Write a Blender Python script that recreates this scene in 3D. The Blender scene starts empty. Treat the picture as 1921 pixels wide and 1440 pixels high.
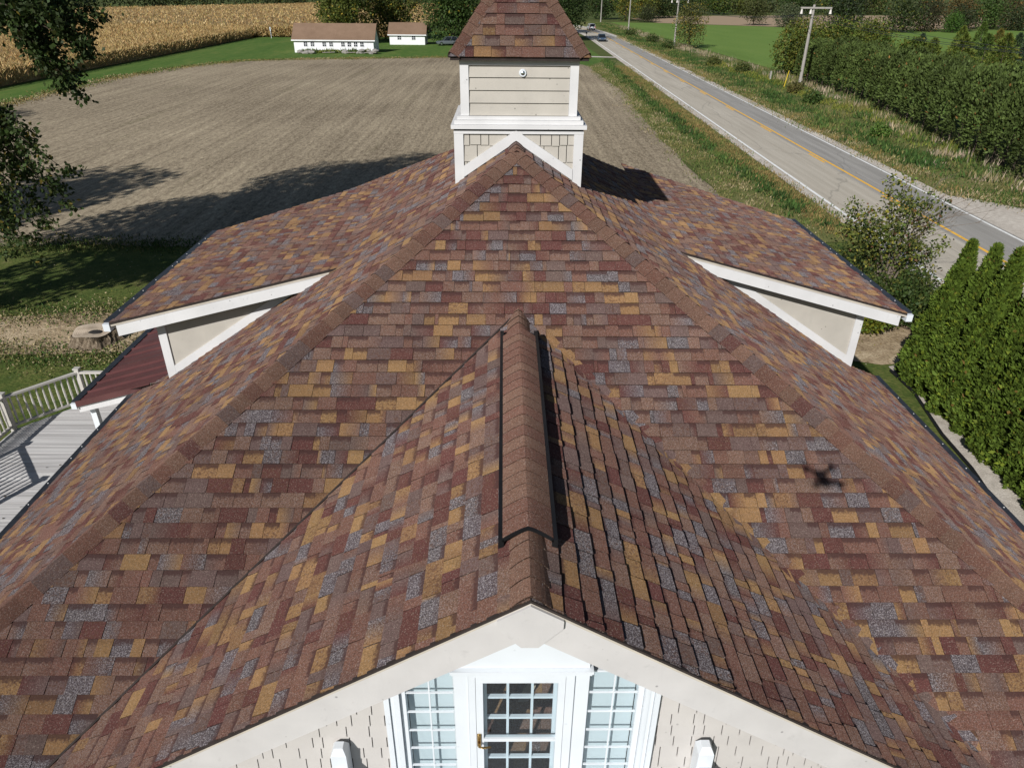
import bpy, bmesh, math, random
import numpy as np
from mathutils import Vector, Matrix
random.seed(7); RNG = np.random.default_rng(11)
PI = math.pi
sc = bpy.context.scene
COL = sc.collection

# ------------------------------------------------------------------ camera, light, exposure
H = 10.6                                    # the camera hovers this far above the lawn
cam_d = bpy.data.cameras.new('camera')
cam = bpy.data.objects.new('camera', cam_d); COL.objects.link(cam)
TH, YAW, ROLL = 0.5077, 0.0143, 0.0089
cam.rotation_mode = 'XYZ'
m = Matrix.Rotation(-YAW, 4, 'Z') @ Matrix.Rotation(PI/2 - TH, 4, 'X') @ Matrix.Rotation(ROLL, 4, 'Z')
cam.matrix_world = Matrix.Translation((0, 0, H)) @ m
cam_d.sensor_width = 36.0
cam_d.lens = 36.0 * 1333.1 / 1921.0
cam_d.clip_start = 0.05; cam_d.clip_end = 9000
sc.camera = cam

SUN = Vector((0.402, 0.738, -0.542)).normalized()      # the way the light travels
sun_el = math.asin(-SUN.z); sun_az = math.atan2(-SUN.x, -SUN.y)
w = bpy.data.worlds.new('World'); sc.world = w; w.use_nodes = True
nt = w.node_tree; nt.nodes.clear()
wo = nt.nodes.new('ShaderNodeOutputWorld'); bg = nt.nodes.new('ShaderNodeBackground')
sky = nt.nodes.new('ShaderNodeTexSky'); sky.sky_type = 'NISHITA'; sky.sun_disc = False
sky.sun_elevation = sun_el; sky.sun_rotation = sun_az; sky.altitude = 200; sky.dust_density = 0.6
bg.inputs['Strength'].default_value = 0.05
nt.links.new(sky.outputs['Color'], bg.inputs['Color']); nt.links.new(bg.outputs['Background'], wo.inputs['Surface'])
sl = bpy.data.lights.new('sun', 'SUN'); sl.energy = 5.0; sl.angle = math.radians(0.5); sl.color = (1.0, 0.975, 0.94)
so = bpy.data.objects.new('sun', sl); COL.objects.link(so)
so.rotation_euler = SUN.to_track_quat('-Z', 'Y').to_euler()
sc.view_settings.view_transform = 'Standard'; sc.view_settings.look = 'None'
sc.view_settings.exposure = 0.0; sc.view_settings.gamma = 1.0

# ------------------------------------------------------------------ helpers: objects
def tag(o, label=None, cat=None, group=None, kind=None):
    if label: o['label'] = label
    if cat: o['category'] = cat
    if group: o['group'] = group
    if kind: o['kind'] = kind
    return o
def thing(name, label, cat, loc=(0, 0, 0), rz=0, group=None):
    o = bpy.data.objects.new(name, None); COL.objects.link(o)
    o.location = loc; o.rotation_euler = (0, 0, rz); o.empty_display_size = 0.3
    return tag(o, label, cat, group)
def link(name, me, mat, parent=None, world=False, smooth=False):
    me.materials.append(mat) if mat and not me.materials else None
    if smooth:
        me.polygons.foreach_set('use_smooth', [True]*len(me.polygons))
    o = bpy.data.objects.new(name, me); COL.objects.link(o)
    if parent:
        o.parent = parent
        if world:
            r = parent
            while r.parent: r = r.parent
            if parent is r:
                o.matrix_parent_inverse = Matrix.Translation(-r.location)
    return o
def bm_obj(name, bm, mat, parent=None, world=False, smooth=False):
    bmesh.ops.recalc_face_normals(bm, faces=bm.faces)
    me = bpy.data.meshes.new(name); bm.to_mesh(me); bm.free()
    return link(name, me, mat, parent, world, smooth)
def raw_mesh(name, V, F, cols=None, alpha=None, uv=None):
    """V (n,3); F (m,k) equal sized faces; cols per face rgb or per corner"""
    V = np.asarray(V, np.float32); F = np.asarray(F, np.int32)
    me = bpy.data.meshes.new(name); k = F.shape[1]
    me.vertices.add(len(V)); me.vertices.foreach_set('co', V.ravel())
    me.loops.add(F.size); me.loops.foreach_set('vertex_index', F.ravel())
    me.polygons.add(len(F)); me.polygons.foreach_set('loop_start', np.arange(0, F.size, k, dtype=np.int32))
    me.update(calc_edges=True)
    if cols is not None:
        a = me.color_attributes.new('Col', 'FLOAT_COLOR', 'CORNER')
        c = np.ones((F.size, 4), np.float32); c[:, :3] = np.repeat(np.asarray(cols, np.float32), k, axis=0)
        a.data.foreach_set('color', c.ravel())
    return me
def copy_tree(root, loc, rz=0, scale=None, label=None, group=None):
    c = root.copy(); COL.objects.link(c); c.location = loc; c.rotation_euler = (0, 0, rz)
    if scale is not None: c.scale = scale if hasattr(scale, '__len__') else (scale,)*3
    if label: c['label'] = label
    if group: c['group'] = group
    for ch in list(root.children):
        d = ch.copy(); COL.objects.link(d); d.parent = c
        for g in list(ch.children):
            e = g.copy(); COL.objects.link(e); e.parent = d
    return c

# ------------------------------------------------------------------ helpers: shapes
def box(bm, x0, x1, y0, y1, z0, z1, M=None):
    vs = [Vector(p) for p in ((x0,y0,z0),(x1,y0,z0),(x1,y1,z0),(x0,y1,z0),(x0,y0,z1),(x1,y0,z1),(x1,y1,z1),(x0,y1,z1))]
    if M: vs = [M @ v for v in vs]
    vs = [bm.verts.new(v) for v in vs]
    for f in ((0,3,2,1),(4,5,6,7),(0,1,5,4),(1,2,6,5),(2,3,7,6),(3,0,4,7)): bm.faces.new([vs[i] for i in f])
def prism(bm, pts, vec):
    vec = Vector(vec); a = [bm.verts.new(Vector(p)) for p in pts]; b = [bm.verts.new(Vector(p)+vec) for p in pts]
    n = len(pts); bm.faces.new(a); bm.faces.new(b[::-1])
    for i in range(n): bm.faces.new((a[i], b[i], b[(i+1) % n], a[(i+1) % n]))
def bar(bm, p, q, wd, th, up=(0, 0, 1)):
    p, q = Vector(p), Vector(q); d = (q-p).normalized(); up = Vector(up)
    s = d.cross(up).normalized(); u = s.cross(d).normalized()
    a = [p+s*(wd/2*i)+u*(th/2*j) for i, j in ((-1,-1),(1,-1),(1,1),(-1,1))]
    prism(bm, a, q-p)
def tube(bm, pts, rad, n=8, cap=True):
    pts = [Vector(p) for p in pts]; rings = []
    for i, p in enumerate(pts):
        d = (pts[min(i+1, len(pts)-1)] - pts[max(i-1, 0)]).normalized()
        a = d.orthogonal().normalized() if i == 0 else (a - d*a.dot(d)).normalized()
        b = d.cross(a)
        r = rad[i] if hasattr(rad, '__len__') else rad
        rings.append([bm.verts.new(p + (a*math.cos(2*PI*k/n)+b*math.sin(2*PI*k/n))*r) for k in range(n)])
    for i in range(len(pts)-1):
        for k in range(n): bm.faces.new((rings[i][k], rings[i][(k+1) % n], rings[i+1][(k+1) % n], rings[i+1][k]))
    if cap: bm.faces.new(rings[0][::-1]); bm.faces.new(rings[-1])
def poly_flat(name, pts, z, mat, parent=None):
    bm = bmesh.new(); vs = [bm.verts.new((x, y, z)) for x, y in pts]; f = bm.faces.new(vs)
    bmesh.ops.triangulate(bm, faces=[f])
    for f in bm.faces:
        f.normal_update()
        if f.normal.z < 0: f.normal_flip()
    me = bpy.data.meshes.new(name); bm.to_mesh(me); bm.free()
    return link(name, me, mat, parent)

# ------------------------------------------------------------------ helpers: materials
def srgb(r, g, b):
    return tuple(((c/255)/12.92 if c/255 <= .04045 else ((c/255+.055)/1.055)**2.4) for c in (r, g, b))
class NT:
    def __init__(s, name, rough=0.8, spec=0.3):
        s.m = bpy.data.materials.new(name); s.m.use_nodes = True; s.t = s.m.node_tree
        s.p = s.t.nodes['Principled BSDF']; s.p.inputs['Roughness'].default_value = rough
        s.p.inputs['Specular IOR Level'].default_value = spec
    def n(s, typ, **kw):
        x = s.t.nodes.new(typ)
        for k, v in kw.items(): setattr(x, k, v)
        return x
    def l(s, a, b): s.t.links.new(a, b)
    def obj(s): return s.n('ShaderNodeTexCoord').outputs['Object']
    def mapping(s, vec, scale=(1,1,1), rot=(0,0,0)):
        x = s.n('ShaderNodeMapping'); x.inputs['Scale'].default_value = scale; x.inputs['Rotation'].default_value = rot
        s.l(vec, x.inputs['Vector']); return x.outputs['Vector']
    def noise(s, scale, detail=3, vec=None, rough=0.5):
        x = s.n('ShaderNodeTexNoise'); x.inputs['Scale'].default_value = scale; x.inputs['Detail'].default_value = detail
        x.inputs['Roughness'].default_value = rough
        s.l(vec if vec is not None else s.obj(), x.inputs['Vector']); return x.outputs['Fac']
    def ramp(s, fac, stops, interp='LINEAR'):
        x = s.n('ShaderNodeValToRGB'); x.color_ramp.interpolation = interp; e = x.color_ramp.elements
        while len(e) < len(stops): e.new(0.5)
        for i, (p, c) in enumerate(stops):
            e[i].position = p; e[i].color = (c[0], c[1], c[2], 1) if hasattr(c, '__len__') else (c, c, c, 1)
        s.l(fac, x.inputs['Fac']); return x.outputs['Color']
    def mix(s, fac, a, b, mode='MIX'):
        x = s.n('ShaderNodeMix', data_type='RGBA', blend_type=mode)
        for v, i in ((fac, 0), (a, 6), (b, 7)):
            if hasattr(v, 'is_linked') or isinstance(v, bpy.types.NodeSocket): s.l(v, x.inputs[i])
            elif hasattr(v, '__len__'): x.inputs[i].default_value = (v[0], v[1], v[2], 1)
            else: x.inputs[i].default_value = v if i == 0 else (v, v, v, 1)
        return x.outputs[2]
    def math(s, op, a, b=0.0, clamp=False):
        x = s.n('ShaderNodeMath', operation=op, use_clamp=clamp)
        for v, i in ((a, 0), (b, 1)):
            if isinstance(v, bpy.types.NodeSocket): s.l(v, x.inputs[i])
            else: x.inputs[i].default_value = v
        return x.outputs[0]
    def attr(s, name):
        x = s.n('ShaderNodeAttribute'); x.attribute_name = name; return x.outputs
    def bump(s, h, strength=0.4, dist=0.01):
        x = s.n('ShaderNodeBump'); x.inputs['Strength'].default_value = strength; x.inputs['Distance'].default_value = dist
        s.l(h, x.inputs['Height']); s.l(x.outputs['Normal'], s.p.inputs['Normal'])
    def base(s, c):
        if isinstance(c, bpy.types.NodeSocket): s.l(c, s.p.inputs['Base Color'])
        else: s.p.inputs['Base Color'].default_value = (c[0], c[1], c[2], 1)
        return s
def paint(name, c, rough=0.55, var=0.12, scale=3.0, bump=0.0, dirt=0.0):
    a = NT(name, rough); f = a.noise(scale, 5)
    col = a.ramp(f, [(0.3, [x*(1-var) for x in c]), (0.7, [min(1, x*(1+var*.5)) for x in c])])
    if dirt:
        d = a.ramp(a.noise(9, 6, rough=0.7), [(0.60, 0), (0.72, 1)])
        col = a.mix(a.math('MULTIPLY', d, dirt), col, [x*.55 for x in c])
    if dirt:                                             # nail heads, chips and streaks
        vo = a.n('ShaderNodeTexVoronoi'); vo.inputs['Scale'].default_value = 5.5; a.l(a.obj(), vo.inputs['Vector'])
        col = a.mix(a.math('MULTIPLY', a.ramp(vo.outputs['Distance'], [(.055, 1), (.085, 0)]), min(1, dirt*2.4)), col, [x*.22 for x in c])
        st = a.ramp(a.noise(7, 5, a.mapping(a.obj(), (1.2, 1.2, .25)), .7), [(.56, 0), (.75, 1)])
        col = a.mix(a.math('MULTIPLY', st, dirt*.7), col, [x*.72 for x in c])
    a.base(col)
    if bump: a.bump(a.noise(60, 3), bump, 0.003)
    return a.m
def leaf_mat(name, trans=0.25, rough=0.6):
    a = NT(name, rough, 0.2); c = a.attr('Col')['Color']; a.base(c)
    t = a.n('ShaderNodeBsdfTranslucent'); a.l(c, t.inputs['Color'])
    mx = a.n('ShaderNodeMixShader'); mx.inputs[0].default_value = trans
    a.l(a.p.outputs[0], mx.inputs[1]); a.l(t.outputs[0], mx.inputs[2])
    a.l(mx.outputs[0], a.t.nodes['Material Output'].inputs['Surface']); return a.m
def mottled(name, stops, scales=(0.05, 1.2, 14), rough=0.95, bump=0.5, bd=0.05, aniso=None):
    """ground cover: noise at several sizes mixed through one colour ramp"""
    a = NT(name, rough, 0.1); v = a.obj()
    if aniso: v = a.mapping(v, aniso[0], (0, 0, aniso[1]))
    f = None
    wts = (0.35, 0.3, 0.35)
    for s_, wt in zip(scales, wts):
        t = a.math('MULTIPLY', a.noise(s_, 4, v), wt)
        f = t if f is None else a.math('ADD', f, t)
    a.base(a.ramp(f, stops)); a.bump(a.noise(scales[2], 3, v), bump, bd)
    return a.m

# the asphalt shingles: tab colour comes with the tab, granules are added here
def shingle_material():
    a = NT('asphalt_shingle', 0.95, 0.12)
    try: a.p.inputs['Diffuse Roughness'].default_value = 1.0
    except Exception: pass
    at = a.attr('Col'); tb = a.attr('Tab')
    v = a.obj()
    n1 = a.noise(66, 3, v, 0.85); n2 = a.noise(80, 2, v, 0.75)
    g = a.ramp(n1, [(0.34, 0.62), (0.5, 0.98), (0.66, 1.42)])
    c = a.mix(1.0, at['Color'], g, 'MULTIPLY')
    # blotches of the neighbouring granule blend
    nb = a.ramp(a.noise(38, 2, v, 0.6), [(0.50, 0), (0.62, 1)])
    sep = a.n('ShaderNodeSeparateColor'); a.l(tb['Color'], sep.inputs[0])
    c = a.mix(a.math('MULTIPLY', nb, a.math('MULTIPLY', sep.outputs[1], 0.7)), c, srgb(86, 60, 48))
    # salt and pepper granules on the grey tabs
    sp = a.noise(78, 1.5, v, 0.8)
    li = a.ramp(sp, [(0.53, 0), (0.60, 1)]); dk = a.ramp(sp, [(0.40, 1), (0.46, 0)])
    c = a.mix(a.math('MULTIPLY', li, at['Alpha']), c, srgb(150, 145, 148))
    c = a.mix(a.math('MULTIPLY', dk, a.math('MULTIPLY', at['Alpha'], 0.9)), c, srgb(54, 48, 50))
    sa = a.ramp(n2, [(0.58, 0), (0.66, 1)])
    c = a.mix(a.math('MULTIPLY', sa, 0.38), c, srgb(170, 158, 146))
    # dark granule band printed along the head of the lower tabs
    edge = a.math('ADD', sep.outputs[0], a.math('MULTIPLY', a.math('SUBTRACT', a.noise(32, 2, v), 0.5), 0.5))
    bnd = a.ramp(edge, [(0.56, 0), (0.74, 1)])
    c = a.mix(a.math('MULTIPLY', bnd, a.math('MULTIPLY', sep.outputs[2], 0.8)), c, srgb(66, 46, 44))
    # weathering over metres
    wv = a.ramp(a.noise(0.5, 3, v), [(0.3, 0.9), (0.7, 1.08)])
    c = a.mix(1.0, c, wv, 'MULTIPLY')
    a.base(c)
    a.bump(n1, 0.55, 0.006)
    return a.m
M_SH = shingle_material()

M_TRIM = paint('white_trim_paint', (0.63, 0.625, 0.625), 0.5, 0.08, 2.0, 0.25, 0.25)
M_RAKE = paint('rake_board_paint', (0.555, 0.535, 0.525), 0.55, 0.07, 3.0, 0.3, 0.25)
M_WHITE = paint('white_vinyl', (0.66, 0.695, 0.73), 0.35, 0.05, 2.0, 0, 0.05)
M_SIDING = paint('beige_siding_paint', (0.44, 0.41, 0.362), 0.65, 0.09, 2.5, 0.4, 0.25)
M_SHAKE = paint('beige_shake_paint', (0.50, 0.475, 0.452), 0.65, 0.08, 2.5, 0.3, 0.15)
M_SHAKEGAP = paint('shake_gap', (0.03, 0.027, 0.025), 0.9)
M_BLACK = paint('black_vent_plastic', (0.012, 0.012, 0.013), 0.45, 0.3)
M_GUARD = paint('dark_gutter_guard', (0.030, 0.034, 0.042), 0.4, 0.3, 8)
M_DRIP = paint('drip_edge', (0.52, 0.47, 0.40), 0.5, 0.15, 4)
M_FELT = paint('dark_shingle_edge', (0.035, 0.026, 0.023), 0.9, 0.3, 10)
M_SCREW = paint('white_screw_head', (.8, .8, .8), .4)
M_BRASS = NT('aged_brass', 0.3).base((0.42, 0.27, 0.10)).m; M_BRASS.node_tree.nodes['Principled BSDF'].inputs['Metallic'].default_value = 1
M_CHROME = NT('bright_metal', 0.25).base((0.75, 0.78, 0.8)).m; M_CHROME.node_tree.nodes['Principled BSDF'].inputs['Metallic'].default_value = 1
M_LEAF = leaf_mat('leaf', 0.22); M_NEEDLE = leaf_mat('evergreen_foliage', 0.12, 0.7); M_STRAW = leaf_mat('dry_blade', 0.2, 0.8)
M_BARK = mottled('bark', [(0.35, (0.045, 0.036, 0.028)), (0.65, (0.13, 0.105, 0.08))], (0.6, 4, 30), 0.95, 0.6, 0.03)
def glass_mat(name, tint=(1, 1, 1), base_refl=0.05):
    a = NT(name); t = a.n('ShaderNodeBsdfTransparent'); t.inputs[0].default_value = (*tint, 1)
    g = a.n('ShaderNodeBsdfGlossy'); g.inputs['Roughness'].default_value = 0.02
    lw = a.n('ShaderNodeLayerWeight'); lw.inputs['Blend'].default_value = 0.5
    fr = a.math('ADD', 0.03, a.math('MULTIPLY', a.math('POWER', lw.outputs['Facing'], 5.0), 0.9))
    mx = a.n('ShaderNodeMixShader'); a.l(fr, mx.inputs[0]); a.l(t.outputs[0], mx.inputs[1]); a.l(g.outputs[0], mx.inputs[2])
    a.l(mx.outputs[0], a.t.nodes['Material Output'].inputs['Surface']); return a.m
M_GLASS = glass_mat('window_glass', (0.93, 0.965, 0.975))

# ================================================================== THE HOUSE
XR, YA, YB = 0.2025, 11.445, 13.7           # ridge x, front and back end of the short main ridge
ZM, ZE = H-2.2, H-7.418                     # main ridge height, eaves height
WL, WR, WF = 7.859, 7.98, 8.2687
YF = YA-WF
house = thing('house', 'big house with multicoloured brown shingle roof, hip front, white gable and square cupola', 'house', (XR, 12, 0))

GOLD, GOLD2, RUST, MAROON, TAUPE, GREY, TAN = (srgb(131,102,71), srgb(118,91,65), srgb(102,72,61), srgb(87,56,52), srgb(94,77,73), srgb(83,75,77), srgb(106,80,67))
PAL = [(GOLD, 0.0, .14), (GOLD2, 0.0, .06), (RUST, 0.15, .18), (MAROON, 0.0, .17), (TAUPE, 0.0, .18), (GREY, 0.65, .13), (TAN, 0.25, .16)]
_cum = np.cumsum([p[2] for p in PAL]); _cum /= _cum[-1]
def pick():
    r = random.random(); i = int(np.searchsorted(_cum, r)); c, a, _ = PAL[min(i, len(PAL)-1)]
    k = random.uniform(0.90, 1.10)
    return (c[0]*k, c[1]*k*random.uniform(.97, 1.03), c[2]*k, a)
def clip_poly(P, Q):
    """convex clip of polygon P (list of 2-tuples) by convex CCW Q"""
    out = P
    for i in range(len(Q)):
        ax, ay = Q[i]; bx, by = Q[(i+1) % len(Q)]
        def side(p): return (bx-ax)*(p[1]-ay)-(by-ay)*(p[0]-ax)
        inp, out = out, []
        for j in range(len(inp)):
            p, q = inp[j], inp[(j+1) % len(inp)]; sp, sq = side(p), side(q)
            if sp >= 0: out.append(p)
            if (sp >= 0) != (sq >= 0):
                t = sp/(sp-sq); out.append((p[0]+(q[0]-p[0])*t, p[1]+(q[1]-p[1])*t))
        if not out: return []
    return out
class Roof:
    """gathers shingle tabs of several slopes into one mesh"""
    def __init__(s): s.V = []; s.F = []; s.C = []; s.T = []
    def add(s, pts, cols, tabs):
        b = len(s.V); s.V += pts; s.F.append(list(range(b, b+len(pts)))); s.C += cols; s.T += tabs
    def slope(s, poly, O, U, Vv, exposure=0.181, wmin=0.09, wmax=0.31, butt=0.017, tooth=0.007):
        O, U, Vv = Vector(O), Vector(U).normalized(), Vector(Vv).normalized(); N = U.cross(Vv).normalized()
        Q = [((Vector(p)-O).dot(U), (Vector(p)-O).dot(Vv)) for p in poly]
        area = sum(Q[i][0]*Q[(i+1) % len(Q)][1]-Q[(i+1) % len(Q)][0]*Q[i][1] for i in range(len(Q)))
        if area < 0: Q = Q[::-1]
        us = [q[0] for q in Q]; vs = [q[1] for q in Q]
        k = math.floor(min(vs)/exposure)
        while k*exposure < max(vs):
            v0 = k*exposure; v1 = v0+exposure; u = min(us)-random.random()*0.5; prev = pick(); high = random.random() < .5
            wob = [random.uniform(-.003, .003) for _ in range(2)]
            while u < max(us):
                wd = random.uniform(wmin, wmax)*(1.0 if random.random() < .85 else 0.45)
                u1 = u+wd; high = not high if random.random() < .8 else high
                c = pick() if random.random() > 0.16 else prev
                c2 = c
                if random.random() < 0.38:
                    d = pick(); c2 = d
                seam = 0.0035
                lean = random.uniform(-.004, .004)
                P = clip_poly([(u+seam/2, v0+wob[0]), (u1-seam/2+lean, v0+wob[1]), (u1-seam/2, v1+.012), (u+seam/2, v1+.012)], Q)
                if len(P) >= 3:
                    hb = butt + (tooth if high else 0.0); rnd = 1.0 if random.random() < .35 else 0.0
                    band = 1.0 if (not high and random.random() < .85) else (0.25 if random.random() < .4 else 0.0)
                    top = []; cl = []; tb = []
                    for (pu, pv) in P:
                        f = (pv-v0)/exposure; hgt = hb*(1-f)+(0.002+(tooth*.4 if high else 0))*f
                        top.append(O+U*pu+Vv*pv+N*hgt)
                        t = min(1, max(0, (pu-u)/wd))
                        cl.append(tuple(c[i]*(1-t)+c2[i]*t for i in range(4))); tb.append((min(1, max(0, f)), rnd, band, 1))
                    s.add(top, cl, tb)
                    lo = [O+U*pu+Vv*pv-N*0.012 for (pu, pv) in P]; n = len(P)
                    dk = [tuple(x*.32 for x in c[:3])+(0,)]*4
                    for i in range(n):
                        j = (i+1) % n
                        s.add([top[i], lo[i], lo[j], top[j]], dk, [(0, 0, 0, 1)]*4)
                prev = c2; u = u1
            k += 1
    def build(s, name, parent, mat=None):
        me = bpy.data.meshes.new(name); me.from_pydata([tuple(v) for v in s.V], [], s.F)
        for nm, data in (('Col', s.C), ('Tab', s.T)):
            a = me.color_attributes.new(nm, 'FLOAT_COLOR', 'CORNER'); a.data.foreach_set('color', np.asarray(data, np.float32).ravel())
        me.update()
        return link(name, me, mat or M_SH, parent, True)
def cap_run(R, p0, p1, nl, nr, exposure=0.2, half=0.18, lift=0.020, bulge=0.030, close_end=True, seed=0):
    """bent cap shingles laid from p0 (low end) to p1 along a hip or ridge"""
    p0, p1 = Vector(p0), Vector(p1); d = (p1-p0); L = d.length; d.normalize(); nl, nr = Vector(nl).normalized(), Vector(nr).normalized()
    wl = nl.cross(d); wl = wl if wl.z < 0 else -wl
    wr = nr.cross(d); wr = wr if wr.z < 0 else -wr
    wl.normalize(); wr.normalize(); up = (nl+nr).normalized()
    n = int(L/exposure); K = 8
    for k in range(n+1):
        a, b = k*exposure, min(L, k*exposure+exposure*1.06)
        if a >= L: break
        r = random.random()
        base = random.choice([TAN, TAN, RUST, RUST, TAUPE, MAROON, RUST, TAN, TAN, TAUPE, RUST, TAN]); kk = random.uniform(.80, 1.10)*.93
        c = tuple(x*kk for x in base)+(0.55 if base is GREY else 0.08,)
        def ring(s_, h):
            o = p0+d*s_; pts = []
            A = o+wl*half+nl*(h*.75); B = o+wr*half+nr*(h*.75); Cc = o+up*(h+bulge)
            ct = Cc*2-(A+B)*.5*1.0                                     # quadratic bezier through the crown
            for i in range(K+1):
                t = i/K; t2 = t
                q = A*((1-t)**2)+ct*(2*t*(1-t))+B*(t*t)
                # sharpen toward a roof-like profile
                lin = (A*(1-2*t)+Cc*(2*t)) if t < .5 else (Cc*(2-2*t)+B*(2*t-1))
                pts.append(q*.45+lin*.55)
            return pts
        lo, hi = ring(a, lift+random.uniform(0, .004)), ring(b, lift*.45)
        for i in range(K):
            R.add([lo[i], lo[i+1], hi[i+1], hi[i]], [c]*4, [(0.1, 0.6, 0, 1), (0.1, 0.6, 0, 1), (.5, .6, 0, 1), (.5, .6, 0, 1)])
            dk = tuple(x*.25 for x in c[:3])+(0,)
            R.add([lo[i], lo[i]-up*.02, lo[i+1]-up*.02, lo[i+1]], [dk]*4, [(0, 0, 0, 1)]*4)
        for e, nn in ((0, nl), (K, nr)):
            dk = tuple(x*.2 for x in c[:3])+(0,)
            R.add([lo[e], hi[e], hi[e]-nn*.03, lo[e]-nn*.03], [dk]*4, [(0, 0, 0, 1)]*4)

# slope planes
pF = (ZM-ZE)/WF; pL = (ZM-ZE)/WL; pR = (ZM-ZE)/WR
apex = Vector((XR, YA, ZM)); aback = Vector((XR, YB, ZM))
FL = Vector((XR-WL, YF, ZE)); FR = Vector((XR+WR, YF, ZE))
nF = Vector((0, -pF, 1)).normalized(); nL = Vector((-pL, 0, 1)).normalized(); nR = Vector((pR, 0, 1)).normalized()
R = Roof()
R.slope([FL, FR, apex], FL, (1, 0, 0), (0, 1, pF))
zl = lambda x: ZM-pL*(XR-x)
zr = lambda x: ZM-pR*(x-XR)
LE = XR-WL; RE = XR+WR
BK = 1.72                                                # run of the back hip per metre to the side
bl = lambda x: YB+BK*abs(x-XR)
# left slope: in front of the dormer down to the eave, behind it only above the dormer
R.slope([apex, FL, (LE, 12.05, ZE), (XR-0.001, 12.05, ZM)], FL, (0, -1, 0), (1, 0, pL))
R.slope([(LE, 12.05, ZE), (LE, 12.85, ZE), (-6.37, 12.28, zl(-6.37)), (-6.37, 12.05, zl(-6.37))], FL, (0, -1, 0), (1, 0, pL))
R.slope([(XR, 12.05, ZM), (-6.3, 12.05, zl(-6.3)), (-6.6+.3, bl(-6.3), zl(-6.3)), aback], FL, (0, -1, 0), (1, 0, pL))
R.slope([apex, FR, (RE, 12.85, ZE), (XR+0.001, 12.85, ZM)], FR, (0, 1, 0), (-1, 0, pR))
R.slope([(RE, 12.85, ZE), (RE, 13.75, ZE), (7.09, 12.85, zr(7.09))], FR, (0, 1, 0), (-1, 0, pR))
R.slope([(XR, 12.85, ZM), (7.0, 12.85, zr(7.0)), (7.0, bl(7.0), zr(7.0)), aback], FR, (0, 1, 0), (-1, 0, pR))
roof = R.build('main_roof', house)
Bk = Roof(); YBK = bl(-6.6); zb = zl(-6.6)
Bk.slope([aback, (-6.6, YBK, zb), (XR+6.8, YBK, zb)], aback, (-1, 0, 0), (0, -(YBK-YB), ZM-zb)); Bk.build('back_roof', house)
Cp = Roof(); cap_run(Cp, FL, apex+Vector((0, -0.02, 0.0)), nL, nF); cap_run(Cp, FR, apex+Vector((0, -0.02, 0.0)), nF, nR)
cap_run(Cp, apex+Vector((0, -0.12, -0.03)), apex+Vector((0, 0.5, 0.0)), nL, nR)
o = Cp.build('hip_cap', None); o.parent = roof
# ---- the front gable
YG, ZG, PG = 3.69, H-3.83, 0.62
YV = YA-(ZM-ZG)/pF                                       # where its ridge meets the front slope
gl = lambda x: ZG-PG*abs(x-XR)
XB = 5.0; zgb = gl(XR-XB); yvb = YA-(ZM-zgb)/pF
G = Roof()
G.slope([(XR, YG, ZG), (XR, YV, ZG), (XR-XB, max(YG, yvb), zgb), (XR-XB, YG, zgb)], (XR-XB, YG, zgb), (0, -1, 0), (1, 0, PG), tooth=0.006)
G.slope([(XR, YG, ZG), (XR, YV, ZG), (XR+XB, max(YG, yvb), zgb), (XR+XB, YG, zgb)], (XR+XB, YG, zgb), (0, 1, 0), (-1, 0, PG), butt=0.02, tooth=0.009)
groof = G.build('gable_roof', house)
ngl = Vector((-PG, 0, 1)); ngr = Vector((PG, 0, 1))
Y0V, Y1V = 4.38, 8.35
for a_, b_ in ((YG, Y0V+.1), (Y1V-.1, YV+.15)):
    Gc = Roof(); cap_run(Gc, (XR, a_, ZG), (XR, b_, ZG), ngl, ngr, half=.17); o = Gc.build('ridge_cap', None); o.parent = groof
# valley bend: the right gable shingles run over the valley on to the hip slope
Vy = Roof()
for k in range(24):
    t = k/24; xx = XR+0.35+t*(XB-.5); yy = YA-(ZM-gl(xx))/pF; t2 = (k+1.0)/24; xx2 = XR+0.35+t2*(XB-.5); yy2 = YA-(ZM-gl(xx2))/pF
    c = pick(); wdt = random.uniform(.10, .15)
    a, b = Vector((xx, yy, gl(xx)+.020)), Vector((xx2, yy2, gl(xx2)+.020))
    e1 = Vector((xx+wdt, yy+.03, ZM-pF*(YA-yy-.03)+.012)); e2 = Vector((xx2+wdt*.9, yy2+.0, ZM-pF*(YA-yy2)+.012))
    i1, i2 = a+Vector((-.10, -.06, .062)), b+Vector((-.10, -.06, .062))
    Vy.add([i1, i2, b, a], [c]*4, [(.3, 0, 0, 1)]*4); Vy.add([a, b, e2, e1], [c]*4, [(.3, 0, 0, 1)]*4)
    Vy.add([e1, e2, e2-Vector((0, 0, .03)), e1-Vector((0, 0, .03))], [tuple(x*.3 for x in c[:3])+(0,)]*4, [(0, 0, 0, 1)]*4)
o = Vy.build('valley_shingle', None); o.parent = groof
# left valley: straight cut line
bm = bmesh.new()
xa, xb_ = XR-.1, XR-XB+.2
bar(bm, (xa, YA-(ZM-gl(xa))/pF-.006, gl(xa)+.028), (xb_, YA-(ZM-gl(xb_))/pF-.006, gl(xb_)+.028), .022, .012, nF); o = bm_obj('valley_cut', bm, M_FELT, house, True)
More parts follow.
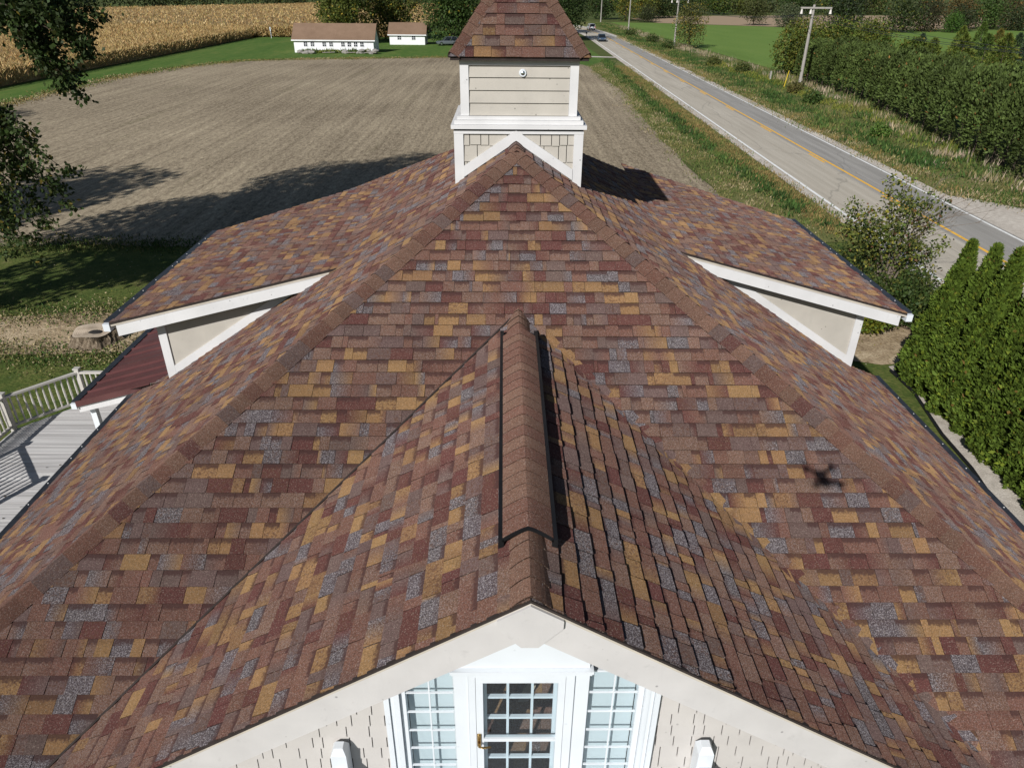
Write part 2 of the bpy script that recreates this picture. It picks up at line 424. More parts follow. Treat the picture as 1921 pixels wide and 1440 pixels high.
# ---- ridge vent: black side baffles under a run of bent caps
bm = bmesh.new(); hw = 0.205
for s in (-1, 1):
    e0 = Vector((XR+s*(hw+.012), Y0V-.014, gl(XR+hw)+.050)); e1 = Vector((XR+s*(hw+.012), Y1V, gl(XR+hw)+.050))
    bar(bm, e0, e1, 0.046, 0.095)
prof = []
for i in range(13):
    t = -1+2*i/12; prof.append((XR+t*hw, ZG+.092-PG*hw*(abs(t)**1.28)*.98))
for i in range(12):
    (x0, z0), (x1, z1) = prof[i], prof[i+1]
    prism(bm, [(x0, Y0V-.014, z0+.008), (x1, Y0V-.014, z1+.008), (x1, Y0V-.014, z1-.022), (x0, Y0V-.014, z0-.022)], (0, .03, 0))
vent = bm_obj('ridge_vent', bm, M_BLACK, None); vent.parent = groof
Vc = Roof()
n = int((Y1V-Y0V)/.19)
for k in range(n):
    a = Y0V+.002+k*.19; b = a+.2
    base = random.choice([TAN, TAN, RUST, TAN, RUST]); kk = random.uniform(.92, 1.06)*1.0; c = tuple(x*kk for x in base)+(.12,)
    for i in range(12):
        (x0, z0), (x1, z1) = prof[i], prof[i+1]
        Vc.add([(x0, a, z0+.010), (x1, a, z1+.010), (x1, b, z1+.002), (x0, b, z0+.002)], [c]*4, [(.2, .6, 0, 1)]*4)
        Vc.add([(x0, a, z0+.010), (x0, a, z0-.006), (x1, a, z1-.006), (x1, a, z1+.010)], [tuple(x*.3 for x in c[:3])+(0,)]*4, [(0, 0, 0, 1)]*4)
vcap = Vc.build('vent_cap', None); vcap.parent = groof

# ---- gable trim and wall
def gz(x, dz=0): return gl(x)+dz
bm = bmesh.new()                                         # shingle edge + drip edge along the rake
for s in (-1, 1):
    e = XR+s*XB
    prism(bm, [(XR, YG-.012, gz(XR, .012)), (e, YG-.012, gz(e, .012)), (e, YG-.012, gz(e, -.012)), (XR, YG-.012, gz(XR, -.012))], (0, .03, 0))
bm_obj('shingle_edge', bm, M_FELT, house, True)
bm = bmesh.new()
for s in (-1, 1):
    e = XR+s*XB
    prism(bm, [(XR, YG+.004, gz(XR, -.0125)), (e, YG+.004, gz(e, -.0125)), (e, YG+.004, gz(e, -.050)), (XR, YG+.004, gz(XR, -.050))], (0, .05, 0))
bm_obj('drip_edge', bm, M_DRIP, house, True)
for s in (-1, 1):
    bm = bmesh.new(); i0 = XR; e = XR+s*XB
    prism(bm, [(i0, YG+.012, gz(i0, -.052)), (e, YG+.012, gz(e, -.052)), (e, YG+.012, gz(e, -.385)), (i0, YG+.012, gz(i0, -.385))], (0, .045, 0))
    bm_obj('rake_board', bm, M_RAKE, house, True)
bm = bmesh.new(); zt = ZG
prism(bm, [(XR, YG-.02, zt-.035), (XR+.245, YG-.02, zt-.035-.245*PG), (XR+.243, YG-.02, zt-.265), (XR+.065, YG-.02, zt-.46), (XR-.065, YG-.02, zt-.46), (XR-.243, YG-.02, zt-.265), (XR-.245, YG-.02, zt-.035-.245*PG)], (0, .028, 0))
bm_obj('gable_plate', bm, M_RAKE, house, True)
YW = 4.0
for s in (-1, 1):                                        # soffit
    bm = bmesh.new(); e = XR+s*XB
    prism(bm, [(XR, YG+.05, gz(XR, -.075)), (e, YG+.05, gz(e, -.075)), (e, YG+.05, gz(e, -.09)), (XR, YG+.05, gz(XR, -.09))], (0, 4.0-YG, 0))
    bm_obj('soffit', bm, M_TRIM, house, True)
# wall with openings for door and sidelights, laid as shakes
DX0, DX1, HD = -0.30, 0.60, H-4.93
WINS = [(-0.82, -0.42), (0.735, 1.145)]
bm = bmesh.new(); zb0 = H-8.6
hole0, hole1 = -1.0, 1.33
def strip(x0, x1, z0, z1f):                              # wall column whose top follows the roof
    n = 10
    for i in range(n):
        a = x0+(x1-x0)*i/n; b = x0+(x1-x0)*(i+1)/n
        prism(bm, [(a, YW+.012, z0), (b, YW+.012, z0), (b, YW+.012, z1f(b)), (a, YW+.012, z1f(a))], (0, .1, 0))
strip(-3.7, hole0, zb0, lambda x: gz(x, -.10)); strip(hole1, 4.1, zb0, lambda x: gz(x, -.10))
strip(hole0, hole1, HD+.0, lambda x: max(HD+.01, gz(x, -.10)))
gw = bm_obj('gable_wall', bm, M_SHAKEGAP, house, True)
ex = 0.150
for (xa, xb2) in ((-3.7, hole0), (hole1, 4.1)):
    bm = bmesh.new(); z = H-8.5
    while z < ZG:
        x = xa-random.random()*.2
        while x < xb2:
            wd = random.choice([.09, .13, .16, .2, .24]); x0, x1 = max(x+.0045, xa), min(x+wd-.0045, xb2)
            ztop = min(z+ex+.004, gz(x0, -.2), gz(x1, -.2))
            if x1-x0 > .02 and ztop-z > .03:
                dj = random.uniform(-.004, .004)
                prism(bm, [(x0, YW-.010, z+dj), (x1, YW-.010, z+dj), (x1, YW+.004, ztop), (x0, YW+.004, ztop)], (0, .011, 0))
            x += wd
        z += ex
    bm_obj('wall_shake', bm, M_SHAKE, house, True)
# ---- door with storm door, and two sidelight windows
door = bmesh.new(); zf = H-7.05
box(door, -0.225, -0.165, YW-.045, YW-.005, zf, HD-.04); box(door, 0.465, 0.525, YW-.045, YW-.005, zf, HD-.04)
box(door, -0.165, 0.465, YW-.045, YW-.005, HD-.115, HD-.04); box(door, -0.165, 0.465, YW-.045, YW-.005, H-5.815, H-5.775)
box(door, -0.165, 0.465, YW-.045, YW-.005, zf, H-6.32)
dobj = bm_obj('door', door, M_WHITE, house, True)
bm = bmesh.new(); box(bm, -0.164, 0.464, YW-.03, YW-.026, H-6.32, HD-.115); o = bm_obj('door_glass', bm, M_GLASS, None); o.parent = dobj
bm = bmesh.new()                                        # the inner door's bars
zz = [HD-.13, H-5.33, H-5.60, H-5.88, H-6.16, H-6.45]
for i in (1, 2): x = -.165+.63*i/3; box(bm, x-.011, x+.011, YW+.03, YW+.06, H-6.7, HD-.1)
for q in zz[1:]: box(bm, -.165, .465, YW+.034, YW+.064, q-.012, q+.012)
box(bm, -.225, -.135, YW+.028, YW+.066, zf, HD-.1); box(bm, .435, .525, YW+.028, YW+.066, zf, HD-.1); box(bm, -.165, .465, YW+.026, YW+.068, HD-.14, HD-.05)
o = bm_obj('muntin', bm, M_WHITE, None); o.parent = dobj
bm = bmesh.new(); box(bm, -.222, -.187, YW-.062, YW-.046, H-5.86, H-5.70)
tube(bm, [(-.205, YW-.06, H-5.80), (-.203, YW-.105, H-5.80), (-.17, YW-.112, H-5.803), (-.10, YW-.108, H-5.80)], [.011, .011, .010, .008], 8)
bmesh.ops.bevel(bm, geom=[e for e in bm.edges if e.calc_length() > .03], offset=.004, segments=2, affect='EDGES', profile=.5)
o = bm_obj('door_handle', bm, M_BRASS, None, smooth=True); o.parent = dobj
bm = bmesh.new()                                        # stepped jambs and moulded head
for x0, x1, y in ((-0.285, -0.228, .05), (0.528, 0.60, .05), (-0.41, -0.288, .03), (0.603, 0.725, .03)):
    box(bm, x0, x1, YW-y, YW+.05, zf, HD+.0)
box(bm, -0.228, 0.528, YW-.052, YW+.05, HD-.037, HD+.0)
box(bm, -0.42, 0.735, YW-.07, YW+.05, HD+.003, HD+.05); box(bm, -0.43, 0.745, YW-.10, YW+.05, HD+.053, HD+.085); box(bm, -.40, .715, YW-.06, YW+.0, HD+.088, HD+.60)
bm_obj('door_casing', bm, M_WHITE, house, True)
M_BLIND = NT('pale_window_blind', 0.6)
_w = M_BLIND.n('ShaderNodeTexWave', wave_type='BANDS', bands_direction='Z'); _w.inputs['Scale'].default_value = 26; M_BLIND.l(M_BLIND.obj(), _w.inputs['Vector'])
M_BLIND.base(M_BLIND.ramp(_w.outputs['Fac'], [(0.0, (.50, .53, .545)), (0.5, (.62, .65, .665))])); M_BLIND = M_BLIND.m
for wi, (x0, x1) in enumerate(WINS):
    bm = bmesh.new(); out = x0-.0 if wi == 0 else x1
    if wi == 0: steps = [(-1.0, -.955, .075), (-.952, -.915, .055), (-.912, -.87, .065), (-.867, -.822, .03)]
    else: steps = [(1.285, 1.33, .075), (1.245, 1.282, .055), (1.20, 1.242, .065), (1.148, 1.197, .03)]
    for a, b, y in steps: box(bm, a, b, YW-y, YW+.06, H-8.3, HD+.02)
    box(bm, x0, x1, YW-.03, YW+.05, HD-.0, HD+.02); box(bm, x0, x1, YW-.03, YW+.05, H-8.3, H-7.4)
    win = bm_obj('window', bm, M_WHITE, house, True)
    bm = bmesh.new(); box(bm, x0+.001, x1-.001, YW-.004, YW, H-7.4, HD); o = bm_obj('pane', bm, M_GLASS, None); o.parent = win
    bm = bmesh.new(); xm = (x0+x1)/2; box(bm, xm-.0065, xm+.0065, YW-.02, YW-.006, H-7.4, HD)
    for k in range(1, 9): zq = HD-.02-k*.247; box(bm, x0, x1, YW-.022, YW-.007, zq-.006, zq+.006)
    o = bm_obj('muntin', bm, M_WHITE, None); o.parent = win
    bm = bmesh.new(); box(bm, x0+.001, x1-.001, YW+.075, YW+.085, H-7.4, HD-.001); o = bm_obj('blind', bm, M_BLIND, None); o.parent = win
# the room behind the door
M_ROOM = paint('dim_room_wall', (0.05, 0.045, 0.04), 0.9); M_OAK = paint('oak_floor', (0.20, 0.12, 0.06), 0.4, .3, 6)
bm = bmesh.new(); box(bm, -.6, .95, YW+2.2, YW+2.25, H-7.2, HD-.1); box(bm, -.6, -.56, YW+.2, YW+2.2, H-7.2, HD-.1); box(bm, .91, .95, YW+.2, YW+2.2, H-7.2, HD-.1); box(bm, -.6, .95, YW+.15, YW+2.25, HD-.095, HD-.07)
bm_obj('room_wall', bm, M_ROOM, house, True)
bm = bmesh.new(); box(bm, -.6, .95, YW+.11, YW+2.2, H-7.25, H-7.205); bm_obj('room_floor', bm, M_OAK, house, True)
bm = bmesh.new(); bar(bm, (.10, YW+.75, H-6.7), (.62, YW+1.0, H-5.3), .10, .03, (0, -1, 0)); bar(bm, (-.1, YW+.9, H-6.45), (.5, YW+.9, H-6.4), .05, .05)
bm_obj('stair_rail', bm, paint('pale_wood', (.42, .36, .28), .6), house, True)

# ---- dormers
def dormer(side, xe, ze, pitch, yr, yw, xw, yb0, yb1, zmain, xtop):
    """side -1 left, +1 right; xe, ze: outer lower corner of the roof; yr rake; yw wall; xw outer wall"""
    zd = lambda x: ze+pitch*abs(x-xe)
    zin = zmain
    # where roof plane meets the main slope
    lo, hi = xe, XR
    for _ in range(60):
        mid = (lo+hi)/2
        if zd(mid) > zin(mid): lo = mid
        else: hi = mid
    xi = lo
    D = Roof(); A = (xe, yr, ze); Bp = (xe, yb0, ze); Cq = (xi, yb1, zd(xi)); Dq = (xi, yr, zd(xi))
    if side < 0: D.slope([A, Bp, Cq, Dq], A, (0, -1, 0), (1, 0, pitch))
    else: D.slope([A, Bp, Cq, Dq], A, (0, 1, 0), (-1, 0, pitch))
    d = D.build('dormer_roof', house)
    bm = bmesh.new(); prism(bm, [(xe, yr-.012, ze+.012), (xi, yr-.012, zd(xi)+.012), (xi, yr-.012, zd(xi)-.02), (xe, yr-.012, ze-.02)], (0, .03, 0))
    o = bm_obj('shingle_edge', bm, M_FELT, None); o.parent = d
    bm = bmesh.new(); prism(bm, [(xe, yr+.003, ze-.022), (xi, yr+.003, zd(xi)-.022), (xi, yr+.003, zd(xi)-.065), (xe, yr+.003, ze-.065)], (0, .06, 0))
    o = bm_obj('drip_edge', bm, M_DRIP, None); o.parent = d
    ws = .20; x2 = xe-side*.10
    bm = bmesh.new(); prism(bm, [(x2, yr+.012, zd(x2)-.067), (xi, yr+.012, zd(xi)-.067), (xi, yr+.012, zd(xi)-.067-ws), (x2, yr+.012, zd(x2)-.10-ws*.9)], (0, .045, 0))
    o = bm_obj('rake_board', bm, M_TRIM, None); o.parent = d
    bm = bmesh.new(); prism(bm, [(xe, yr+.06, ze-.07), (xi, yr+.06, zd(xi)-.07), (xi, yr+.06, zd(xi)-.09), (xe, yr+.06, ze-.09)], (0, yb0-yr-.1, 0))
    o = bm_obj('soffit', bm, M_SIDING, None); o.parent = d
    # white gutter end and dark guard along the eave
    bm = bmesh.new(); s = side
    box(bm, min(xe, xe+s*.12), max(xe, xe+s*.12), yr-.02, yb0, ze-.15, ze-.012)
    o = bm_obj('gutter', bm, M_WHITE, None); o.parent = d
    bm = bmesh.new(); box(bm, min(xe-s*.03, xe+s*.125), max(xe-s*.03, xe+s*.125), yr+.06, yb0, ze-.010, ze+.020)
    o2 = bm_obj('gutter_guard', bm, M_GUARD, None); o2.parent = d
    for k in range(9):
        bm = bmesh.new(); yy = yr+.5+k*.56+random.uniform(-.2, .2); box(bm, xe+s*.06-.008, xe+s*.06+.008, yy, yy+.014, ze+.021, ze+.028)
        o2 = bm_obj('guard_screw', bm, M_SCREW, None); o2.parent = d
    # cheek wall: follows dormer roof above, main slope below
    n = 14; bm = bmesh.new()
    for i in range(n):
        a = xw+(xi-xw)*i/n; b = xw+(xi-xw)*(i+1)/n
        prism(bm, [(a, yw, zin(a)-.3), (b, yw, zin(b)-.3), (b, yw, zd(b)-.08), (a, yw, zd(a)-.08)], (0, .08, 0))
    o = bm_obj('wall', bm, M_SIDING, None); o.parent = d
    bm = bmesh.new(); x1 = xw-side*.155
    prism(bm, [(xw, yw-.03, zin(xw)+.02), (x1, yw-.03, zin(x1)+.02), (x1, yw-.03, zd(x1)-.085), (xw, yw-.03, zd(xw)-.085)], (0, .031, 0))
    o = bm_obj('corner_board', bm, M_TRIM, None); o.parent = d
    bm = bmesh.new(); xj = xi+side*.70
    prism(bm, [(x1, yw-.028, zin(x1)+.015), (xj, yw-.028, zin(xj)+.015), (xj, yw-.028, zin(xj)+.185), (x1, yw-.028, zin(x1)+.185)], (0, .03, 0))
    o = bm_obj('base_trim', bm, M_TRIM, None); o.parent = d
    bm = bmesh.new(); box(bm, min(xw, xw-side*.1), max(xw, xw-side*.1), yw+.081, yb0-.3, 0.0, ze-.1)      # side wall to the ground
    o = bm_obj('side_wall', bm, M_SIDING, None); o.parent = d
    return d
dormer(-1, -7.01, H-5.262, .250, 11.64, 11.98, -6.36, 17.14, 18.45, zl, -3.3)
dormer(1, 7.715, H-5.377, .268, 12.436, 12.77, 7.08, 18.78, 19.9, zr, 3.9)
# ---- gutters of the main eaves
for side, xe, y0, y1 in ((-1, LE, YF, 12.80), (1, RE, YF, 13.70)):
    bm = bmesh.new(); box(bm, min(xe, xe+side*.12), max(xe, xe+side*.12), y0, y1, ZE-.15, ZE-.012); g = bm_obj('gutter', bm, M_WHITE, house, True)
    bm = bmesh.new(); box(bm, min(xe-side*.0, xe+side*.105), max(xe-side*.0, xe+side*.105), y0+.01, y1+.01, ZE-.010, ZE+.022); o = bm_obj('gutter_guard', bm, M_GUARD, None); o.parent = g
    for k in range(16):
        bm = bmesh.new(); yy = y0+.6+k*.6+random.uniform(-.15, .15); box(bm, xe+side*.06-.008, xe+side*.06+.008, yy, yy+.014, ZE+.023, ZE+.030)
        o = bm_obj('guard_screw', bm, M_SCREW, None); o.parent = g
# ---- body walls under the eaves
bm = bmesh.new()
bm.free()
for q in ((-6.95, -6.85, 3.7, 12.7, 0, ZE-.1), (7.30, 7.40, 3.7, 13.6, 0, ZE-.1), (-6.85, -3.71, 3.7, 3.8, 0, ZE-.1), (4.11, 7.30, 3.7, 3.8, 0, ZE-.1), (-3.7, 4.1, YW+.02, YW+.11, 0, H-8.61), (-6.6, 7.3, 24.6, 24.7, 0, H-6.75)):
    bm = bmesh.new(); box(bm, *q); bm_obj('body_wall', bm, M_SIDING, house, True)

# ---- cupola
CX0, CX1, CY0 = -0.79, 1.28, 12.0; CW = CX1-CX0; CY1 = CY0+CW; CXm = (CX0+CX1)/2; CYm = (CY0+CY1)/2
zbt = H-2.05; zlt = H-1.97
bm = bmesh.new()                                         # shake-clad base
box(bm, CX0+.03, CX1-.03, CY0+.03, CY1-.03, H-3.2, zbt)
cup = bm_obj('cupola', bm, M_SHAKEGAP, house, True)
def sub(name, bm, mat, smooth=False):
    o = bm_obj(name, bm, mat, None, smooth=smooth); o.parent = cup; return o
bm = bmesh.new()
for (ax, face) in (('y', CY0), ('x-', CX0), ('x+', CX1)):
    rows = [H-3.20, H-3.02, H-2.76, H-2.50, H-2.235, zbt]
    for ri in range(len(rows)-1):
        t = CX0+.06 if ax == 'y' else CY0+.06; end = CX1-.06 if ax == 'y' else CY1-.06
        while t < end:
            wd = random.choice([.13, .18, .24, .30]); a, b = t+.006, min(t+wd-.006, end); dj = random.uniform(-.012, .012)
            if b-a > .03:
                z0, z1 = rows[ri]+dj, rows[ri+1]+.006
                if ax == 'y': prism(bm, [(a, face-.004, z0), (b, face-.004, z0), (b, face+.016, z1), (a, face+.016, z1)], (0, .018, 0))
                elif ax == 'x-': prism(bm, [(face-.004, a, z0), (face-.004, b, z0), (face+.016, b, z1), (face+.016, a, z1)], (.018, 0, 0))
                else: prism(bm, [(face+.004, a, z0), (face+.004, b, z0), (face-.016, b, z1), (face-.016, a, z1)], (-.018, 0, 0))
            t += wd
sub('base_shake', bm, M_SIDING)
for sx in (0, 1):
    for sy in (0, 1):
        x = CX0-.012 if sx == 0 else CX1+.012-.15; y = CY0-.02 if sy == 0 else CY1+.02-.15
        bm = bmesh.new(); box(bm, x, x+.15, y, y+.15, H-3.0, zbt); sub('corner_board', bm, M_TRIM)
bm = bmesh.new()                                         # white boards following the ridge: an upside-down V
for s, p in ((-1, pL), (1, pR)):
    e = CX0+.14 if s < 0 else CX1-.14
    f = lambda x, d: ZM+d-p*abs(x-XR)
    prism(bm, [(XR, CY0-.032, f(XR, .03)), (e, CY0-.032, f(e, .03)), (e, CY0-.032, f(e, .205)), (XR, CY0-.032, f(XR, .205))], (0, .034, 0))
sub('skirt_board', bm, M_TRIM)
bm = bmesh.new(); box(bm, CX0-.015, CX1+.015, CY0-.024, CY1+.02, zbt-.005, zbt+.045); sub('frieze', bm, M_TRIM)
bm = bmesh.new()                                         # stepped ledge
for d, z0, z1 in ((.055, zbt+.075, zbt+.135), (.0, zbt+.138, zbt+.20), (-.045, zbt+.203, zbt+.255)):
    box(bm, CX0-d, CX1+d, CY0-d-.02, CY1+d, z0, z1)
sub('ledge', bm, M_TRIM)
bm = bmesh.new(); box(bm, CX0-.01, CX1+.01, CY0-.0, CY1, zbt+.048, zbt+.072); sub('ledge_gap', bm, M_SHAKEGAP)
UX0, UX1, UY0 = CX0+.115, CX1-.115, CY0+.09; UY1 = CY1-.09
uz0, uz1 = zbt+.257, H-1.02
bm = bmesh.new(); box(bm, UX0+.03, UX1-.03, UY0+.03, UY1-.03, uz0, uz1); sub('upper_wall', bm, M_SHAKEGAP)
bm = bmesh.new(); nb = 4; hgt = (uz1-.02-uz0)/nb         # bevel lap siding
for k in range(nb):
    z0 = uz0+k*hgt; z1 = z0+hgt-.006
    prism(bm, [(UX0+.125, UY0-.002, z0+.004), (UX0+.125, UY0+.02, z1), (UX0+.125, UY0+.035, z1), (UX0+.125, UY0+.03, z0+.004)], (UX1-UX0-.25, 0, 0))
    for xs, s in ((UX0, 1), (UX1, -1)):
        prism(bm, [(xs, UY0+.125, z0+.004), (xs+s*.018, UY0+.125, z1), (xs+s*.035, UY0+.125, z1), (xs+s*.03, UY0+.125, z0+.004)], (0, UY1-UY0-.25, 0))
sub('lap_siding', bm, M_SIDING)
for sx in (0, 1):
    for sy in (0, 1):
        x = UX0-.012 if sx == 0 else UX1+.012-.135; y = UY0-.014 if sy == 0 else UY1+.014-.135
        bm = bmesh.new(); box(bm, x, x+.135, y, y+.135, uz0+.001, uz1-.03); sub('corner_board', bm, M_TRIM)
bm = bmesh.new(); box(bm, UX0-.016, UX1+.016, UY0-.018, UY1+.018, uz1-.028, uz1+.012); sub('top_board', bm, M_TRIM)
bm = bmesh.new()
for d, z0, z1 in ((.02, uz1+.014, uz1+.045), (.07, uz1+.047, uz1+.085)): box(bm, UX0-d, UX1+d, UY0-d, UY1+d, z0, z1)
sub('cornice', bm, M_TRIM)
# round vent disc
bm = bmesh.new(); bmesh.ops.create_cone(bm, cap_ends=True, segments=28, radius1=.062, radius2=.050, depth=.03, matrix=Matrix.Translation((.30, UY0-.012, H-1.16)) @ Matrix.Rotation(PI/2, 4, 'X'))
rv = sub('round_vent', bm, M_WHITE)
bm = bmesh.new(); bmesh.ops.create_uvsphere(bm, u_segments=18, v_segments=10, radius=.037, matrix=Matrix.Translation((.30, UY0-.022, H-1.16)) @ Matrix.Diagonal((1, .45, 1, 1)))
sub('vent_lens', bm, M_CHROME, True)
# pyramid roof of the cupola
ez = H-.93; ex0, ex1, ey0 = -.845, 1.335, 11.955; ey1 = ey0+2.18; tip = Vector(((ex0+ex1)/2, (ey0+ey1)/2, H+.62))
K = Roof(); cs = [(ex0, ey0), (ex1, ey0), (ex1, ey1), (ex0, ey1)]
for i in range(4):
    a = Vector((*cs[i], ez)); b = Vector((*cs[(i+1) % 4], ez)); mid = (a+b)/2
    K.slope([a, b, tip], a, b-a, tip-mid, exposure=0.178, wmin=.13, wmax=.36)
cr = K.build('cupola_roof', None); cr.parent = cup
Kc = Roof(); nn = []
for i in range(4):
    a = Vector((*cs[i], ez)); b = Vector((*cs[(i+1) % 4], ez)); nn.append((b-a).cross(tip-a).normalized())
for i in range(4): cap_run(Kc, Vector((*cs[i], ez)).lerp(tip, .03), tip, nn[i-1], nn[i], exposure=.19, half=.15, lift=.022, bulge=.02)
o = Kc.build('cupola_hip_cap', None); o.parent = cup
bm = bmesh.new(); box(bm, ex0+.02, ex1-.02, ey0+.02, ey1-.02, ez-.045, ez-.012); sub('roof_edge', bm, M_FELT)

# ---- maroon metal porch roof on the left, and its fascia
def metal_mat():
    a = NT('maroon_ribbed_metal', 0.38, 0.5); f = a.noise(1.5, 4)
    a.base(a.ramp(f, [(0.3, (.080, .031, .031)), (0.7, (.115, .045, .044))])); return a.m
px0, px1, py0, py1 = -8.92, -6.37, 12.86, 18.6; pz0, pz1 = H-7.64, H-6.94
bm = bmesh.new(); n = 100; vs = []
for i in range(n+1):
    y = py0+(py1-py0)*i/n; ph = ((y-py0) % .42)/.42; rb = .030 if ph < .10 else (.008 if abs(ph-.4) < .03 or abs(ph-.7) < .03 else 0)
    vs.append((bm.verts.new((px0, y, pz0+rb)), bm.verts.new((px1, y, pz1+rb))))
for i in range(n): bm.faces.new((vs[i][0], vs[i][1], vs[i+1][1], vs[i+1][0]))
pz = lambda x: pz0+(pz1-pz0)*(x-px0)/(px1-px0)
bm.faces.new([bm.verts.new(v) for v in ((-7.78, py0+.03, pz(-7.78)-.004), (-6.372, 11.93, zl(-6.372)+.002), (-6.372, py0+.03, pz(-6.372)-.004))])
prc = bm_obj('porch_roof', bm, metal_mat(), house, True)
def psub(name, bm, mat):
    o = bm_obj(name, bm, mat, None); o.parent = prc; return o
bm = bmesh.new(); prism(bm, [(px0, py0-.02, pz0+.045), (px1-.9, py0-.02, pz(px1-.9)+.045), (px1-.9, py0-.02, pz(px1-.9)-.09), (px0, py0-.02, pz0-.08)], (0, .03, 0)); psub('edge_flashing', bm, metal_mat())
bm = bmesh.new(); prism(bm, [(px0, py0+.04, pz0-.085), (px1-1.0, py0+.04, pz(px1-1.0)-.095), (px1-1.0, py0+.04, pz(px1-1.0)-.27), (px0, py0+.04, pz0-.24)], (0, .05, 0)); psub('fascia', bm, M_TRIM)
bm = bmesh.new(); box(bm, px0-.11, px0, py0-.02, py1, pz0-.13, pz0-.004); psub('porch_gutter', bm, M_WHITE)
bm = bmesh.new(); box(bm, px0-.112, px0+.03, py0+.04, py1, pz0-.002, pz0+.028); psub('porch_gutter_guard', bm, M_GUARD)
for yy in (13.1, 15.8, 18.4):
    bm = bmesh.new(); box(bm, px0+.08, px0+.2, yy, yy+.12, .7, pz0-.1); psub('porch_post', bm, M_WHITE)

# ================================================================== balcony posts by the front door
bal = thing('balcony', 'white balcony rails with pointed posts outside the gable door', 'balcony', (.15, 3.0, H-7.2))
bm = bmesh.new(); box(bm, -1.75, 2.05, 1.7, 3.94, H-7.2, H-7.1); bm_obj('balcony_floor', bm, M_WHITE, bal, True)
for x, lx in ((-1.43, -.02), (1.79, .02)):
    bm = bmesh.new(); s = .068; z1 = H-5.86; y0 = 3.845
    box(bm, x-s, x+s, y0, y0+2*s, H-7.1, z1)
    top = [bm.verts.new(v) for v in ((x-s, y0, z1+.001), (x+s, y0, z1+.001), (x+s, y0+2*s, z1+.001), (x-s, y0+2*s, z1+.001))]
    c = [bm.verts.new(v) for v in ((x-s*.55, y0+s*.5, z1+.07), (x+s*.55, y0+s*.5, z1+.07), (x+s*.55, y0+s*1.5, z1+.07), (x-s*.55, y0+s*1.5, z1+.07))]
    for i in range(4): bm.faces.new((top[i], top[(i+1) % 4], c[(i+1) % 4], c[i]))
    bm.faces.new(c)
    bm_obj('post', bm, M_WHITE, bal, True)
    bm = bmesh.new(); box(bm, x-.03, x+.03, 1.8, 3.842, H-6.95, H-6.88); bm_obj('bottom_rail', bm, M_WHITE, bal, True)
    bm = bmesh.new(); box(bm, x-.045, x+.045, 1.8, 3.842, H-6.101, H-6.03)
    rl = bm_obj('railing', bm, M_WHITE, bal, True)
    for k in range(12):
        bm = bmesh.new(); yy = 1.9+k*.14; box(bm, x-.018, x+.018, yy, yy+.036, H-6.879, H-6.102); o = bm_obj('baluster', bm, M_WHITE, None); o.parent = rl

# ================================================================== deck on the left
M_DECK = NT('grey_deck_board', 0.6, .3)
_b = M_DECK.n('ShaderNodeTexWave', wave_type='BANDS', bands_direction='Y', wave_profile='SAW'); _b.inputs['Scale'].default_value = 1/(.15*6.2832)*6.2832/2/3.1416*1.0
M_DECK.l(M_DECK.obj(), _b.inputs['Vector'])
_c = M_DECK.ramp(M_DECK.noise(2.0, 5, M_DECK.mapping(M_DECK.obj(), (.15, 6.8, 1))), [(.36, (.40, .385, .375)), (.5, (.50, .485, .475)), (.64, (.60, .585, .57))])
M_DECK.base(_c); M_DECK = M_DECK.m
zd0 = H-9.9; deck = thing('deck', 'pale grey board deck with white angled railing beside the house', 'deck', (-10.3, 14, 0))
bm = bmesh.new(); y = 8.0
def xleft(y):
    if y < 11.88: return -11.3
    if y < 13.31: return -11.3-1.2*(y-11.88)/1.43
    if y < 15.36: return -12.5+.07*(y-13.31)/2.05
    if y < 16.71: return -12.43+(y-15.36)/(16.71-15.36)*1.16
    return -11.27
while y < 16.7:
    a, b = xleft(y), xleft(min(16.7, y+.138)); zj = zd0+random.uniform(-.003, .003)
    prism(bm, [(a, y, zj), (-6.96, y, zj), (-6.96, y+.138, zj), (b, y+.138, zj)], (0, 0, -.035)); y += .147
bm_obj('floor', bm, M_DECK, deck, True)
bm = bmesh.new()
for a, b in (((-11.3, 8.0), (-11.3, 11.88)), ((-11.3, 11.88), (-12.5, 13.31)), ((-12.5, 13.31), (-12.43, 15.36)), ((-12.43, 15.36), (-11.27, 16.71)), ((-11.27, 16.71), (-8.2, 16.75))): bar(bm, (*a, zd0-.16), (*b, zd0-.16), .05, .24)
bm_obj('rim_board', bm, M_TRIM, deck, True)
def rail(p, q):
    p, q = Vector((*p, 0)), Vector((*q, 0)); L = (q-p).length; d = (q-p)/L
    bm = bmesh.new(); bar(bm, p+Vector((0, 0, zd0+.93)), q+Vector((0, 0, zd0+.93)), .10, .05); r = bm_obj('railing', bm, M_RAIL, deck, True)
    bm = bmesh.new(); bar(bm, p+Vector((0, 0, zd0+.12)), q+Vector((0, 0, zd0+.12)), .06, .06); o = bm_obj('bottom_rail', bm, M_RAIL, None); o.parent = r; n = int(L/.145)
    for k in range(1, n):
        bm = bmesh.new(); c = p+d*(L*k/n); tube(bm, [c+Vector((0, 0, zd0+z)) for z in (.15, .35, .37, .62, .64, .9)], [.022, .022, .03, .026, .022, .022], 6)
        o = bm_obj('baluster', bm, M_RAIL, None); o.parent = r
M_RAIL = paint('beige_rail_vinyl', (.50, .475, .435), .5, .1, 2, 0, .1)
rail((-12.43, 15.36), (-11.27, 16.71)); rail((-12.5, 13.31), (-12.43, 15.36)); rail((-11.3, 11.88), (-12.5, 13.31)); rail((-11.27, 16.71), (-8.4, 16.73))
